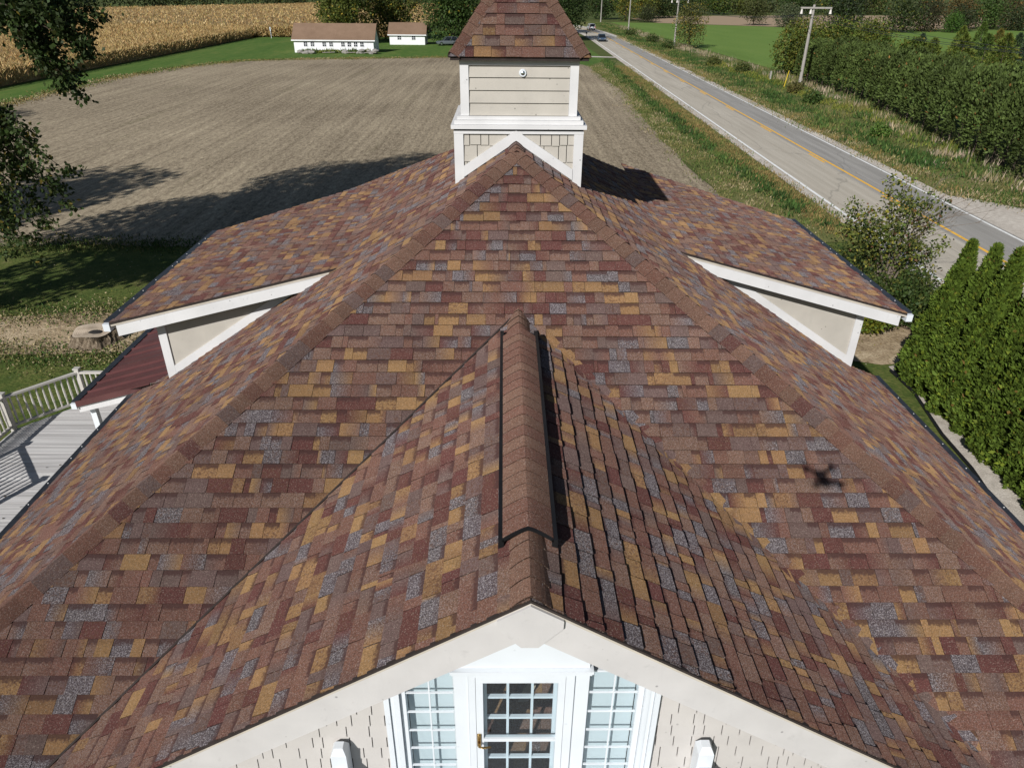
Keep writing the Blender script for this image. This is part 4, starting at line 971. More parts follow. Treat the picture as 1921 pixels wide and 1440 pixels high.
# ---- stump
def stump():
    t = thing('tree_stump', 'wide grey tree stump with ragged bark in the dirt patch', 'tree stump', (-13.85, 22.0, 0))
    bm = bmesh.new(); n = 48; rings = []
    for z, r in ((-.05, .92), (.08, .80), (.22, .70), (.36, .66), (.39, .64)):
        rings.append([bm.verts.new(((r+.05*math.sin(5*a+1)+.035*math.sin(11*a)+random.uniform(-.03, .03))*math.cos(a), (r+.05*math.sin(5*a+1)+random.uniform(-.03, .03))*math.sin(a), z+(.04*math.sin(3*a) if z > .3 else 0))) for a in [2*PI*i/n for i in range(n)]])
    for i in range(4):
        for j in range(n): bm.faces.new((rings[i][j], rings[i][(j+1) % n], rings[i+1][(j+1) % n], rings[i+1][j]))
    bm_obj('bark', bm, mottled('stump_bark', [(.38, (.06, .045, .03)), (.5, (.26, .20, .14)), (.60, (.50, .41, .30))], (2, 6, 22), .95, 1, .06, ((6, 6, .5), 0)), t)
    a_ = NT('weathered_end_grain', .9); v = a_.obj(); wv = a_.n('ShaderNodeTexWave', wave_type='RINGS', rings_direction='Z'); wv.inputs['Scale'].default_value = 5; wv.inputs['Distortion'].default_value = 3; wv.inputs['Detail'].default_value = 3; a_.l(v, wv.inputs['Vector'])
    c = a_.mix(.5, a_.ramp(wv.outputs['Fac'], [(.2, (.36, .28, .20)), (.8, (.58, .48, .37))]), a_.ramp(a_.noise(3, 5, v, .7), [(.35, (.20, .15, .10)), (.55, (.58, .48, .37))])); a_.base(c)
    bm = bmesh.new(); c0 = bm.verts.new((0, 0, .37)); o_ = [bm.verts.new((.64*math.cos(2*PI*i/n)*(1+.04*math.sin(5*2*PI*i/n)), 0.64*math.sin(2*PI*i/n)*(1+.04*math.sin(5*2*PI*i/n)), .405+.03*math.sin(3*2*PI*i/n))) for i in range(n)]
    for i in range(n): bm.faces.new((c0, o_[i], o_[(i+1) % n]))
    bm_obj('cut_top', bm, a_.m, t)
    bm = bmesh.new(); bmesh.ops.create_uvsphere(bm, u_segments=12, v_segments=6, radius=.17, matrix=Matrix.Translation((.12, -.1, .385)) @ Matrix.Diagonal((1.4, 1, .2, 1))); bm_obj('hollow', bm, M_SHAKEGAP, t)
stump()

# ---- arborvitae row on the right
def arb_mesh(seed, h=4.6, r=.92, n=21000):
    rs = np.random.default_rng(seed); z = h*rs.random(n)**1.25; a = rs.uniform(0, 2*PI, n)
    prof = np.clip(1-(z/h), 0, 1)**.95*np.clip(.74+z/h*1.8, 0, 1)*1.08
    lob = 1+.10*np.sin(a*5+z*2.2+seed)+.09*np.sin(a*9-z*5)+.08*np.sin(z*7+a*3); R_ = r*prof*lob
    depth = rs.random(n)**2.2*.30; Rr = R_*(1-depth)+.02
    P = np.c_[Rr*np.cos(a), Rr*np.sin(a), z]; out = np.c_[np.cos(a), np.sin(a), np.zeros(n)]
    D = unit(out*(.75*np.clip(1-z/h, .05, 1)**.5)[:, None]+np.array([0, 0, .85])+rs.normal(0, .38, (n, 3))); S = unit(np.cross(D, out+rs.normal(0, .6, (n, 3))))
    t = 1+.25*np.sin(a*7+z*6)*np.sin(z*4+seed)
    c = np.array((.086, .132, .018))[None]*(t*(1+rs.uniform(-.25, .25, n)))[:, None]; mk = rs.random(n) < .006; c[mk] = (.17, .11, .03); mk = rs.random(n) < .12; c[mk] *= np.array((1.5, 1.25, 1.0))
    return P, D, S, .15*rs.uniform(.6, 1.3, n), .085*rs.uniform(.7, 1.3, n), c
SPOTS = [(13.0, 19.2, .97, 'arborvitae with the farthest pointed top in the near row, by the leafy shrub'), (13.1, 18.3, .99, 'second arborvitae of the near row, its tip close beside the first tip'), (13.0, 17.3, 1.02, 'third arborvitae of the near row, tip standing against the yellow road line'), (13.05, 16.25, 1.0, 'fourth arborvitae from the leafy shrub, its top cut by the right edge'), (12.95, 15.2, .99, 'fifth arborvitae from the leafy shrub, at the right edge over the gravel bed'), (13.0, 14.1, 1.01, 'sixth arborvitae from the leafy shrub, low at the right edge'), (12.9, 13.0, .98, 'seventh arborvitae from the leafy shrub, beside the lower gravel bed'), (12.8, 11.9, 1.0, 'arborvitae nearest the camera at the right edge beside the gutter')]
protos = []
for i, (x, y, s_, lab) in enumerate(SPOTS):
    if i < 3:
        x += .16; t = thing('arborvitae', lab, 'arborvitae', (x, y, 0), 0, 'arborvitae row beside the house')
        quads(*arb_mesh(i+3, 4.6+.07*i), 'crown', M_NEEDLE, t)
        bm = bmesh.new(); tube(bm, [(0, 0, 0), (0, 0, 2.2), (0, 0, 4.1)], [.09, .06, .02], 7); bm_obj('trunk', bm, M_BARK, t); protos.append(t); t.scale = (s_,)*3
    else: copy_tree(protos[i % 3], (x+.16, y, 0), 1.9*i, s_, lab)

# ---- leafy shrub with bare twigs behind the right dormer
sh = thing('shrub', 'loose yellow green tall shrub with bare grey twigs beside the road', 'shrub', (15.2, 26.6, 0))
bm = bmesh.new(); tips = []
for i in range(15):
    a = i*2.4+.3; sp = random.uniform(.5, 1.9); hh = random.uniform(2.2, 4.3); p1 = (sp*.25*math.cos(a), sp*.25*math.sin(a), hh*.4); p2 = (sp*.7*math.cos(a), sp*.7*math.sin(a), hh*.75); p3 = (sp*math.cos(a), sp*math.sin(a), hh)
    tube(bm, [(.1*math.cos(a), .1*math.sin(a), 0), p1, p2, p3], [.05, .04, .022, .008], 6); tips += [p2, p3, tuple((p2[q]+p3[q])/2 for q in range(3)), tuple((p1[q]+p2[q])/2 for q in range(3))]
for i in range(16):                                     # bare twigs toward the right
    z = random.uniform(2.6, 4.0); a = random.uniform(-.7, .7); L = random.uniform(1.2, 2.4); o0 = Vector((.5, 0, z-.9)); e = o0+Vector((math.cos(a)*L, math.sin(a)*L, random.uniform(.5, 1.4)))
    md = o0.lerp(e, .55)+Vector((0, 0, .12)); tube(bm, [o0, md, e], [.018, .011, .004], 5)
    for q in range(3): f = md.lerp(e, random.random()); tube(bm, [f, f+Vector((random.uniform(.1, .5), random.uniform(-.4, .4), random.uniform(.1, .45)))], [.007, .003], 4)
bm_obj('stem', bm, mottled('grey_twig', [(.3, (.12, .095, .075)), (.7, (.24, .20, .16))], (1, 8, 30)), sh)
Bs = [(t[0], t[1], t[2], .36, .36, .32) for t in tips if t[0] < 1.3]+[(-.9, .2, 1.6, .9, .9, .8), (-1.3, -.4, 2.4, .7, .7, .6), (-.3, .5, 2.9, .9, .8, .7), (.2, .1, 3.6, .7, .7, .5), (-1.9, .1, 1.5, .75, .7, .8), (-1.8, .2, 2.7, .6, .6, .6), (-2.2, -.2, .7, .7, .7, .6), (-.8, -.5, .8, 1.0, .9, .7), (.9, -.3, 1.3, .8, .8, .7)]
crown_mesh('foliage', Bs, 6000, .125, (.110, .138, .034), [((.24, .22, .03), .12), ((.12, .06, .03), .05), (DKG, .2)], sh, fill=.15)
def bush(name, label, loc, blobs, n, size, base, spots=(), fill=.25, cat='bush'):
    t = thing(name, label, cat, (*loc, 0)); crown_mesh('foliage', blobs, n, size, base, spots, t, fill=fill)
    bm = bmesh.new()
    for b in blobs: tube(bm, [(b[0]*.2, b[1]*.2, 0), (b[0]*.7, b[1]*.7, b[2]*.6), (b[0], b[1], b[2])], [.03, .02, .006], 5)
    bm_obj('stem', bm, M_BARK, t); return t
bush('bush', 'dark green bush under the shrub between gutter and arborvitae row', (14.3, 23.6), [(0, 0, .8, 1.0, 1.0, .8), (.8, -.8, .7, .9, .9, .7), (-.7, .8, .9, .9, .9, .8), (.9, .9, 1.0, .9, .9, .8), (.5, -1.7, .6, .7, .7, .5)], 6500, .12, (.040, .066, .016), [((.12, .13, .03), .1)])
bush('bush', 'small yellow green bush below the end of the right gutter', (12.9, 22.75), [(0, 0, .55, .55, .55, .5), (.3, -.2, .75, .4, .4, .35)], 1500, .12, (.15, .18, .02), [((.09, .13, .02), .3)])
bush('bush', 'brown withered bush between the shrub and the first arborvitae', (16.2, 23.6), [(0, 0, .7, .8, .8, .6), (.6, .8, 1.0, .7, .7, .6)], 1500, .10, (.16, .105, .06), [((.06, .07, .02), .35)])

for (x, y, r, cl, lab) in BUSHES:
    bush('bush', lab, (x, y), [(0, 0, r*.6, r*.8, r*.8, r*.7), (r*.6, r*.5, r*.5, r*.6, r*.6, r*.55), (-r*.5, -r*.6, r*.5, r*.6, r*.7, r*.5)], 1500, .20, cl, [((.16, .15, .04), .1)])
# ---- the long hedge across the road
hd = [(41.0, 105), (41.3, 95.5), (40.3, 79.4), (36.7, 60), (34.4, 45.3), (32.6, 32), (31, 18)]
def hedge():
    t = thing('hedge', 'long dense dark green clipped hedge along the far side of the road', 'hedge', (37, 60, 0)); pts = np.array(hd); seg = np.linalg.norm(np.diff(pts, axis=0), axis=1); cum = np.r_[0, np.cumsum(seg)]
    n = 125000; s = RNG.uniform(0, cum[-1], n); i = np.clip(np.searchsorted(cum, s)-1, 0, len(seg)-1); f = ((s-cum[i])/seg[i])[:, None]; C0 = pts[i]*(1-f)+pts[i+1]*f
    tg = unit(np.c_[pts[i+1]-pts[i], np.zeros(n)]); sd = np.c_[tg[:, 1], -tg[:, 0], np.zeros(n)]           # toward +x side
    ph = RNG.uniform(-.12, PI+.12, n); hh = 4.9+1.0*(s/cum[-1])+.30*np.sin(s*1.9)+.38*np.sin(s*.63+1)+.18*np.sin(s*4.1); ww = 2.0*(1+.16*np.sin(s*1.7+ph*2)+.10*np.sin(s*5.3+ph*3))
    ca, sa = np.cos(ph), np.sin(ph); e = lambda v, p: np.sign(v)*np.abs(v)**p
    dep = 1-RNG.random(n)**2*.22; end = np.clip(s/2.0, .25, 1)**.5
    x_ = -e(ca, .6)*ww*dep*end; z_ = .35+e(np.maximum(sa, 0), .62)*(hh-.35)*dep*end
    skip = (z_ < 1.1) & (RNG.random(n) < .8)
    P = np.c_[C0, np.zeros(n)]+sd*(-x_)[:, None]*-1; P[:, 2] = z_; out = unit(sd*(x_)[:, None]+np.array([0, 0, 1])*(z_-1.5)[:, None])
    D = unit(out*.8+np.array([0, 0, .35])+RNG.normal(0, .45, (n, 3))); S = unit(np.cross(D, rnd(n))); tt = 1+.30*np.sin(s*1.7+ph*2)*np.sin(ph*4+s*.5)+.12*np.sin(s*.4)
    c = np.array((.066, .094, .023))[None]*(tt*(1+RNG.uniform(-.28, .28, n)))[:, None]; mk = RNG.random(n) < .012; c[mk] = (.19, .10, .03); mk = RNG.random(n) < .06; c[mk] *= 1.5
    k = ~skip; P = P-np.array(hd_loc); quads(P[k], D[k], S[k], .27*RNG.uniform(.6, 1.3, k.sum()), .14*RNG.uniform(.6, 1.3, k.sum()), c[k], 'foliage', M_NEEDLE, t)
    bm = bmesh.new()
    for q in np.arange(1, cum[-1], 1.6):
        i = min(len(seg)-1, int(np.searchsorted(cum, q))-1); f = (q-cum[i])/seg[i]; p = pts[i]*(1-f)+pts[i+1]*f-np.array(hd_loc[:2])
        tube(bm, [(p[0]-.6, p[1], 0), (p[0]-.5, p[1]+.1, 1.6), (p[0]-.2, p[1], 3.4)], [.10, .08, .03], 5)
    bm_obj('trunk', bm, M_BARK, t)
hd_loc = (37, 60, 0)
hedge()
# ---- light green evergreens and bushes behind the hedge
def conifer(label, loc, h, wd, base, spots=(), n=4200, size=.26, cat='evergreen', name='conifer_tree', group='young evergreens behind the long hedge'):
    t = thing(name, label, cat, (*loc, 0), random.uniform(0, 6), group); z = h*RNG.random(n)**1.2; a = RNG.uniform(0, 2*PI, n)
    lay = .78+.22*np.sin(z*9+a*2); R_ = wd/2*np.clip(1-z/h, .01, 1)**.75*lay*np.clip(.8+z*2/h, 0, 1)*(1-RNG.random(n)**2*.4)
    P = np.c_[R_*np.cos(a), R_*np.sin(a), z+.1]; out = np.c_[np.cos(a), np.sin(a), np.zeros(n)]; D = unit(out+np.array([0, 0, .55])+RNG.normal(0, .4, (n, 3))); S = unit(np.cross(D, rnd(n)))
    quads(P, D, S, size*RNG.uniform(.6, 1.3, n), size*.5*RNG.uniform(.6, 1.3, n), tint(n, base, .28, spots), 'crown', M_NEEDLE, t)
    bm = bmesh.new(); tube(bm, [(0, 0, 0), (0, 0, h*.6), (0, 0, h*.95)], [.1, .06, .02], 6); bm_obj('trunk', bm, M_BARK, t); return t
LG = (.115, .145, .026); LG2 = (.09, .135, .026); BG = (.055, .085, .042)
conifer('tall light green cone tree behind the hedge, left of the tallest tip', (76.3, 130.8), 5.6, 5.2, LG)
conifer('tallest light green cone tree behind the hedge', (79.7, 131.1), 6.2, 4.8, LG2)
conifer('yellowish cone tree right of the tallest tip behind the hedge', (83, 131.4), 5.2, 5.0, (.14, .13, .03), [((.20, .12, .03), .12)])
conifer('bluish thin spruce behind the hedge, left of the light green cones', (72.3, 135.5), 4.2, 4.0, BG)
conifer('bluish dark spruce behind the hedge near the right edge', (86.6, 131.6), 4.6, 4.4, BG)
conifer('dark spruce low behind the hedge between the two green cones', (69.5, 113.5), 4.6, 4.4, BG)
conifer('rounded yellow green evergreen behind the middle of the hedge', (64.5, 125), 3.6, 5.8, LG, [((.18, .13, .03), .06)])
conifer('small yellow green evergreen left of the rounded one behind the hedge', (60.5, 128), 2.8, 3.0, LG)
conifer('low light green evergreen behind the hedge, right part', (60, 97), 6.0, 7.0, LG2); conifer('wide light green evergreen behind the hedge near the right edge', (63, 88), 6.2, 7.0, LG)
conifer('broad light green evergreen just behind the hedge middle', (54.5, 99), 5.4, 6.5, LG)
conifer('low rounded evergreen behind the hedge below the spruce', (66, 104), 5.0, 7.0, LG, [((.16, .12, .03), .08)])
for lab, x, y, h, wd, b in (('low yellow green bush behind the hedge, third from the right edge', 51.5, 80, 6.8, 7.5, LG), ('low light green bush behind the hedge, second from the right edge', 49.5, 70.5, 6.9, 7.0, LG2), ('low light green bush behind the hedge at the right edge', 48.5, 62, 6.6, 7.0, LG),
  ('yellow green bush behind the middle of the hedge, under the bluish spruce', 53, 90, 6.2, 7.5, LG), ('olive green bush behind the far third of the hedge', 52, 107, 5.4, 6.5, LG2), ('dark green spruce over the right part of the hedge', 57.5, 85, 7.4, 4.6, BG)):
    conifer(lab, (x, y), h, wd, b, [((.18, .14, .03), .05)], 5600, .27)
for i, (lab, x, y, h, wd, b) in enumerate([('tall yellow green tree at the left end of the long hedge', 42.6, 110.5, 6.6, 7.6, (.10, .125, .022)), ('yellow green bushy tree behind the leaning pole top', 48.5, 113, 6.6, 7.6, (.085, .115, .02)), ('bushy green tree behind the hedge, right of the leaning pole', 55, 118, 6.2, 7.4, (.095, .12, .022)), ('lower bushy tree at the right of the pole trees', 59.5, 112, 4.4, 4.6, (.085, .12, .02))]):
    tree('bushy_tree', lab, (x, y), h, wd, b, [((.20, .15, .03), .05), (DKG, .12)], 9000, .30, .0, 18, 'tree', 'bushy trees behind the pole')

# ---- farm buildings
M_BARNW = paint('white_barn_paint', (.80, .81, .82), .6, .10, 1.2, .3, .3); M_BARNR = mottled('brown_barn_roof', [(.3, (.15, .098, .065)), (.7, (.245, .165, .115))], (.15, 1, 8), .9, .3, .02); M_WINB = paint('dark_window_glass', (.03, .035, .045), .2)
def barn(name, label, cat, x0, x1, y0, dep, wh, rh, wins, ov=.35):
    t = thing(name, label, cat, ((x0+x1)/2, y0+dep/2, 0)); ym = y0+dep/2
    bm = bmesh.new(); prism(bm, [(x0, y0, 0), (x0, y0+dep, 0), (x0, y0+dep, wh), (x0, ym, rh-.12), (x0, y0, wh)], (x1-x0, 0, 0)); bm_obj('wall', bm, M_BARNW, t, True)
    bm = bmesh.new(); s = (rh-wh)/(dep/2)
    for q in (-1, 1):
        ye = ym+q*(dep/2+ov); ze = wh-s*ov; prism(bm, [(x0-ov, ym, rh), (x0-ov, ye, ze), (x0-ov, ye, ze-.14), (x0-ov, ym, rh-.14)], (x1-x0+2*ov, 0, 0))
    r = bm_obj('roof', bm, M_BARNR, t, True)
    bm = bmesh.new(); box(bm, x0-ov, x1+ov, y0-ov-.03, y0-ov-.002, wh-s*ov-.22, wh-s*ov-.03); o = bm_obj('fascia', bm, M_BARNW, None); o.parent = r
    for (wx, z0, z1, ww) in wins:
        bm = bmesh.new(); box(bm, wx-ww/2-.08, wx+ww/2+.08, y0-.04, y0-.002, z0-.08, z1+.08); f = bm_obj('window', bm, M_BARNW, t, True)
        bm = bmesh.new(); zc = (z0+z1)/2
        for a, b in ((wx-ww/2, wx-.03), (wx+.03, wx+ww/2)):
            for c, d in ((z0, zc-.03), (zc+.03, z1)): box(bm, a, b, y0-.052, y0-.041, c, d)
        o = bm_obj('pane', bm, M_WINB, None); o.parent = f
    return t
barn('farm_shed', 'long low white farm shed with brown roof and eight small windows', 'shed', -38.2, -23.75, 143.5, 6.0, 2.45, 4.75, [(x, 1.08, 1.80, .62) for x in (-36.1, -34.85, -32.7, -31.45, -29.3, -28.15, -27.0, -25.85)])
barn('garage', 'small white garage with brown roof and two windows beside the long shed', 'garage', -24.0, -16.6, 166, 6.0, 2.2, 4.1, [(-21.95, .98, 1.65, .75), (-18.95, .98, 1.65, .75)])
barn('outbuilding', 'white outbuilding half hidden behind the leafy tree and the cupola', 'outbuilding', -9.2, -4.0, 190, 5.0, 2.4, 4.0, [])
rub = thing('rubble_pile', 'pile of grey stones and boards lying before the long white shed', 'rubble pile', (-29, 141.6, 0))
M_STONE = mottled('field_stone', [(.3, (.14, .13, .12)), (.7, (.36, .34, .31))], (.5, 3, 12))
for i in range(20):
    bm = bmesh.new(); r = random.uniform(.25, .55); bmesh.ops.create_icosphere(bm, subdivisions=2, radius=r)
    for v in bm.verts: v.co *= random.uniform(.82, 1.12)
    xx = random.choice([random.uniform(3.0, 6.0), random.uniform(-8, -5), random.uniform(-8.5, 6)])
    o = bm_obj('stone', bm, M_STONE, rub); o.location = (xx, random.uniform(-.7, .7), r*.45+(.35 if 3 < xx < 6 and i % 2 else 0)); o.scale = (1.3, 1, .7)
for x, a in ((-6.5, .1), (-2.5, -.15), (1.2, .05), (5.0, .2)):
    bm = bmesh.new(); bar(bm, (x-1.1, -.6+a, .25), (x+1.1, -.6-a, .32), .22, .08); bm_obj('board', bm, paint('weathered_board', (.33, .30, .27), .9), rub)
tufts('shed_weed', 'green weeds growing along the foot of the long shed', 'weeds', [(-37, 142.9), (-24.5, 142.9)], 2600, .25, .3, .9, [GW, GW2, (.20, .22, .05)], .12, .3)
bm = bmesh.new(); tube(bm, [(0, 0, 0), (0, 0, 2.2)], .06, 8); t = thing('marker_post', 'white marker post standing at the edge of the corn', 'marker post', (-54, 184, 0)); bm_obj('shaft', bm, M_WHITE, t)
bm = bmesh.new(); tube(bm, [(0, 0, 1.5), (0, 0, 2.35)], .15, 10); bm_obj('head', bm, M_WHITE, t)

# ---- trees round the farm and along the road
tree('broad_tree', 'yellow green tree left behind the long white shed', (-33.5, 168), 14, 11, (.070, .092, .020), [(YEL, .05), (YLG, .25)], 12000, .46, .10, 18)
tree('broad_tree', 'yellowing tall tree between the two white farm buildings', (-25.5, 182), 15, 12, (.085, .10, .022), [(YEL, .08), (DKG, .2)], 12000, .46, .10, 18)
tree('broad_tree', 'dense round dark green tree over the parked car', (-10.6, 168.5), 14, 12.5, (.040, .068, .016), [(YEL, .02), (GRN, .25)], 13000, .44, .12, 20)
tree('broad_tree', 'green tree behind the dense one, half hidden by the cupola', (0, 190), 14, 12, (.05, .075, .018), (), 5000, .45, .12, 16)
tree('broad_tree', 'dark tree right of the cupola shading the road', (14.0, 184), 13, 11, (.030, .050, .014), [(GRN, .15)], 8000, .42, .14, 18)
tree('broad_tree', 'dark tree right of the cupola, farther along the road', (15.0, 215), 13, 12, (.034, .055, .015), (), 6000, .45, .12, 16)
tree('birch_tree', 'drooping yellow green tree around the third utility pole', (37.9, 161), 8.6, 6.8, (.10, .105, .030), [(YEL, .10), (OLV, .3)], 3400, .30, .06, 16, 'tree', None, .10)
for i, (nm, lab, x, y, h, wd, b, sp, h0) in enumerate([
 ('round_bush', 'round dark bush alone at the far left end of the green hayfield', 53.3, 294.6, 4.6, 7, (.045, .055, .022), [], .0),
 ('far_tree', 'dark tree beside the farthest utility pole', 39.5, 318, 13, 13, DKG, [(GRN, .2)], .05),
 ('far_tree', 'yellow topped tree right of the farthest utility pole', 46.5, 305, 12, 9, YLG, [(YEL, .2), (GRN, .3)], .05),
 ('far_tree', 'yellow green tree above the round bush', 56.5, 325, 12.5, 12, (.09, .11, .022), [(YEL, .1)], .05),
 ('far_tree', 'dark tree behind the round bush on its right', 66, 340, 12, 14, DKG, [(OLV, .2)], .03),
 ('far_tree', 'grey green tree at the left end of the tan field', 74, 372, 12, 15, GRN, [(OLV, .3)], .03),
 ('far_tree', 'dark wide tree behind the drooping yellow green tree', 90, 391, 12.5, 17, DKG, [(GRN, .3)], .03),
 ('far_tree', 'green tree behind the tan field, left of the gap', 105, 395, 11.5, 16, GRN, [(YLG, .2)], .03),
 ('far_tree', 'bright olive tree behind the tan field, right of the gap', 121, 402, 11, 16, OLV, [(YLG, .3)], .03),
 ('far_tree', 'slim tree with open crown on the edge of the tan field', 86.5, 275, 8.2, 9, (.06, .075, .025), [(OLV, .3)], .25),
 ('far_tree', 'big dark tree behind the crossarm of the leaning pole', 108, 251, 10.5, 13.5, (.032, .045, .020), [(GRN, .1)], .14),
 ('far_tree', 'grey green bush tree left of the crossarm', 93.6, 261, 5.8, 9, (.075, .09, .045), [], .02),
 ('far_tree', 'dark green tree behind the second tan field', 152, 412, 11, 17, DKG, [(GRN, .3)], .03),
 ('far_tree', 'yellow tinged tree behind the second tan field on the right', 172, 415, 11, 17, GRN, [(YEL, .06)], .03),
 ('far_tree', 'pale tree far behind the second tan field', 194, 420, 10, 17, OLV, [(GRN, .3)], .03),
 ('far_tree', 'dark green clump tree right of the second tan field', 118, 234, 8.3, 11, (.040, .058, .020), [(YLG, .12)], .03),
 ('far_tree', 'dark brownish tree in the far right clump', 129, 241, 7.4, 10, (.045, .048, .022), [(ORG, .06)], .03),
 ('far_tree', 'small bright green tree in front of the far right clump', 133.4, 234.6, 5.2, 6, (.055, .115, .020), [], .08),
 ('far_tree', 'orange tinged tree in the far right clump', 150, 262, 8.3, 11, (.085, .075, .028), [(ORG, .16)], .03),
 ('far_tree', 'green topped tree in the far right clump', 160, 262, 9.0, 11, (.055, .095, .022), [], .03),
 ('far_tree', 'brownish tree at the right edge of the far clump', 172, 272, 7.8, 12, (.07, .062, .028), [(ORG, .08), (GRN, .2)], .03),
 ('far_tree', 'olive tree in the top right corner', 186, 280, 8.4, 12, OLV, [(YEL, .06)], .03),
 ('far_tree', 'low dark tree in front of the top right corner trees', 163, 250, 5.6, 9, (.04, .055, .022), [(ORG, .04)], .03),
 ('far_tree', 'dark low bushy tree between the bright tree and the clump', 140, 243, 6.0, 9, (.036, .048, .020), [], .03)]):
    tree(nm, lab, (x, y), h, wd, b, sp, 2600, wd*.052, h0, 15, 'bush' if nm == 'round_bush' else 'tree', 'far trees beyond the hayfield' if nm == 'far_tree' else None)
# ---- far woods that read as one mass
def woods(label, line, n, depth, h, size, base, spots):
    pts = np.array(line, float); seg = np.linalg.norm(np.diff(pts, axis=0), axis=1); cum = np.r_[0, np.cumsum(seg)]; nb = int(cum[-1]/6)
    B = []
    for k in range(nb):
        s = (k+random.random())/nb*cum[-1]; i = min(len(seg)-1, max(0, int(np.searchsorted(cum, s))-1)); f = (s-cum[i])/seg[i]; p = pts[i]*(1-f)+pts[i+1]*f
        hh = h*random.uniform(.65, 1.15); q = random.uniform(4.5, 7.5)
        for z in (.25, .6): B.append((p[0]+random.uniform(-depth, depth), p[1]+random.uniform(-depth, depth), hh*z, q, q, hh*.42))
    o = crown_mesh('woods', B, n, size, base, spots, None, fill=.6); return tag(o, label, 'woods', kind='stuff')
woods('dark far woods behind the corn field', [(-330, 330), (-190, 352), (-150, 430), (-118, 512), (-20, 520), (40, 420)], 34000, 8, 15, 1.0, (.045, .058, .022), [(YLG, .10), (YEL, .02), (DKG, .2)])
woods('far woods along the horizon on the right', [(30, 430), (130, 440), (240, 460), (420, 430)], 16000, 10, 9, 1.2, (.050, .065, .026), [(OLV, .2), (ORG, .03)])

# ---- utility poles and wires
M_POLE = mottled('weathered_pole_wood', [(.3, (.23, .21, .19)), (.7, (.42, .40, .37))], (.5, 3, 20), .9, .4, .01, ((5, 5, .4), 0)); M_PORC = paint('porcelain_insulator', (.66, .62, .58), .3)
def pole(label, x, y, h, arm=True):
    t = thing('utility_pole', label, 'utility pole', (x, y, 0), 0, 'utility poles across the road'); bm = bmesh.new(); tube(bm, [(0, 0, -.2), (0, 0, h*.5), (0, 0, h)], [.20, .175, .14], 12); bm_obj('shaft', bm, M_POLE, t)
    if arm:
        bm = bmesh.new(); box(bm, -1.6, 2.05, -.26, -.14, h-.42, h-.24); a = bm_obj('crossarm', bm, M_POLE, t)
        for px in (-1.45, -.38, 1.95):
            bm = bmesh.new(); tube(bm, [(px, -.20, h-.425), (px, -.20, h-.5), (px, -.20, h-.55), (px, -.20, h-.75), (px, -.20, h-.95), (px, -.20, h-1.0)], [.03, .04, .10, .13, .16, .08], 10); o = bm_obj('insulator', bm, M_PORC, None); o.parent = a
        bm = bmesh.new(); tube(bm, [(0, -.02, h), (.1, -.02, h+.35), (.45, -.02, h+.6)], [.03, .025, .015], 6); bm_obj('top_pin', bm, M_BARK, t)
        bm = bmesh.new(); box(bm, -.2, -.12, -.12, .0, 2.0, 2.2); box(bm, -.16, -.1, -.12, 0, h*.72, h*.72+.2); bm_obj('pole_bracket', bm, M_CHROME, t)
    return t
pole('tall leaning looking grey utility pole with crossarm in front of the hedge', 36.3, 93.7, 9.2); pole('second grey utility pole standing in the drooping yellow green tree', 36.2, 166.6, 9.2); pole('third utility pole from the hedge, beside the bushy bank', 35.5, 225.6, 9.2); pole('farthest utility pole, beside the bend of the road', 35.4, 291, 9.2)
def wire(a, b, sag, label, cat='wire', r=.018):
    a, b = Vector(a), Vector(b); bm = bmesh.new(); tube(bm, [a.lerp(b, i/16)-Vector((0, 0, sag*4*(i/16)*(1-i/16))) for i in range(17)], r, 5); return tag(bm_obj('power_line', bm, M_GUARD), label, cat, 'wires between the utility poles')
for px, nm in ((-1.45, 'left'), (-.38, 'middle'), (1.95, 'right')):
    wire((36.3+px, 93.5, 8.2), (38.0+px, 24, 8.2), 1.3, 'thin power wire from the %s insulator toward the camera over the hedge' % nm); wire((36.3+px, 93.5, 8.2), (36.2+px, 166.4, 8.2), 1.2, 'thin power wire from the %s insulator to the next pole away' % nm)
t = thing('guy_marker', 'yellow guy wire guard beside the leaning utility pole', 'guy guard', (34.7, 94.5, 0)); bm = bmesh.new(); tube(bm, [(0, 0, 0), (.5, .5, 2.0)], .045, 7); bm_obj('guard', bm, paint('yellow_plastic', (.62, .45, .03), .5), t)
t = thing('fence_post', 'short grey post at the left end of the hedge', 'post', (35.6, 102.5, 0)); bm = bmesh.new(); box(bm, -.09, .09, -.09, .09, 0, 1.2); prism(bm, [(-.11, -.11, 1.201), (.11, -.11, 1.201), (.11, .11, 1.201), (-.11, .11, 1.201)], (0, 0, .05)); bm_obj('shaft', bm, M_POLE, t)
t = thing('mailbox', 'dark roadside mailbox on a post in the tree shade', 'mailbox', (20.3, 194, 0)); bm = bmesh.new(); box(bm, -.05, .05, -.05, .05, 0, 1.0); bm_obj('post', bm, M_POLE, t)
bm = bmesh.new(); prism(bm, [(.25*math.cos(a)*.8, -.3, 1.12+.2*math.sin(a)) if 0 < a < PI else (.2*math.copysign(1, math.cos(a)), -.3, 1.0) for a in [-.1, .2, .8, PI/2, PI-.8, PI-.2, PI+.1]], (0, .6, 0)); bm_obj('box', bm, M_BLACK, t)

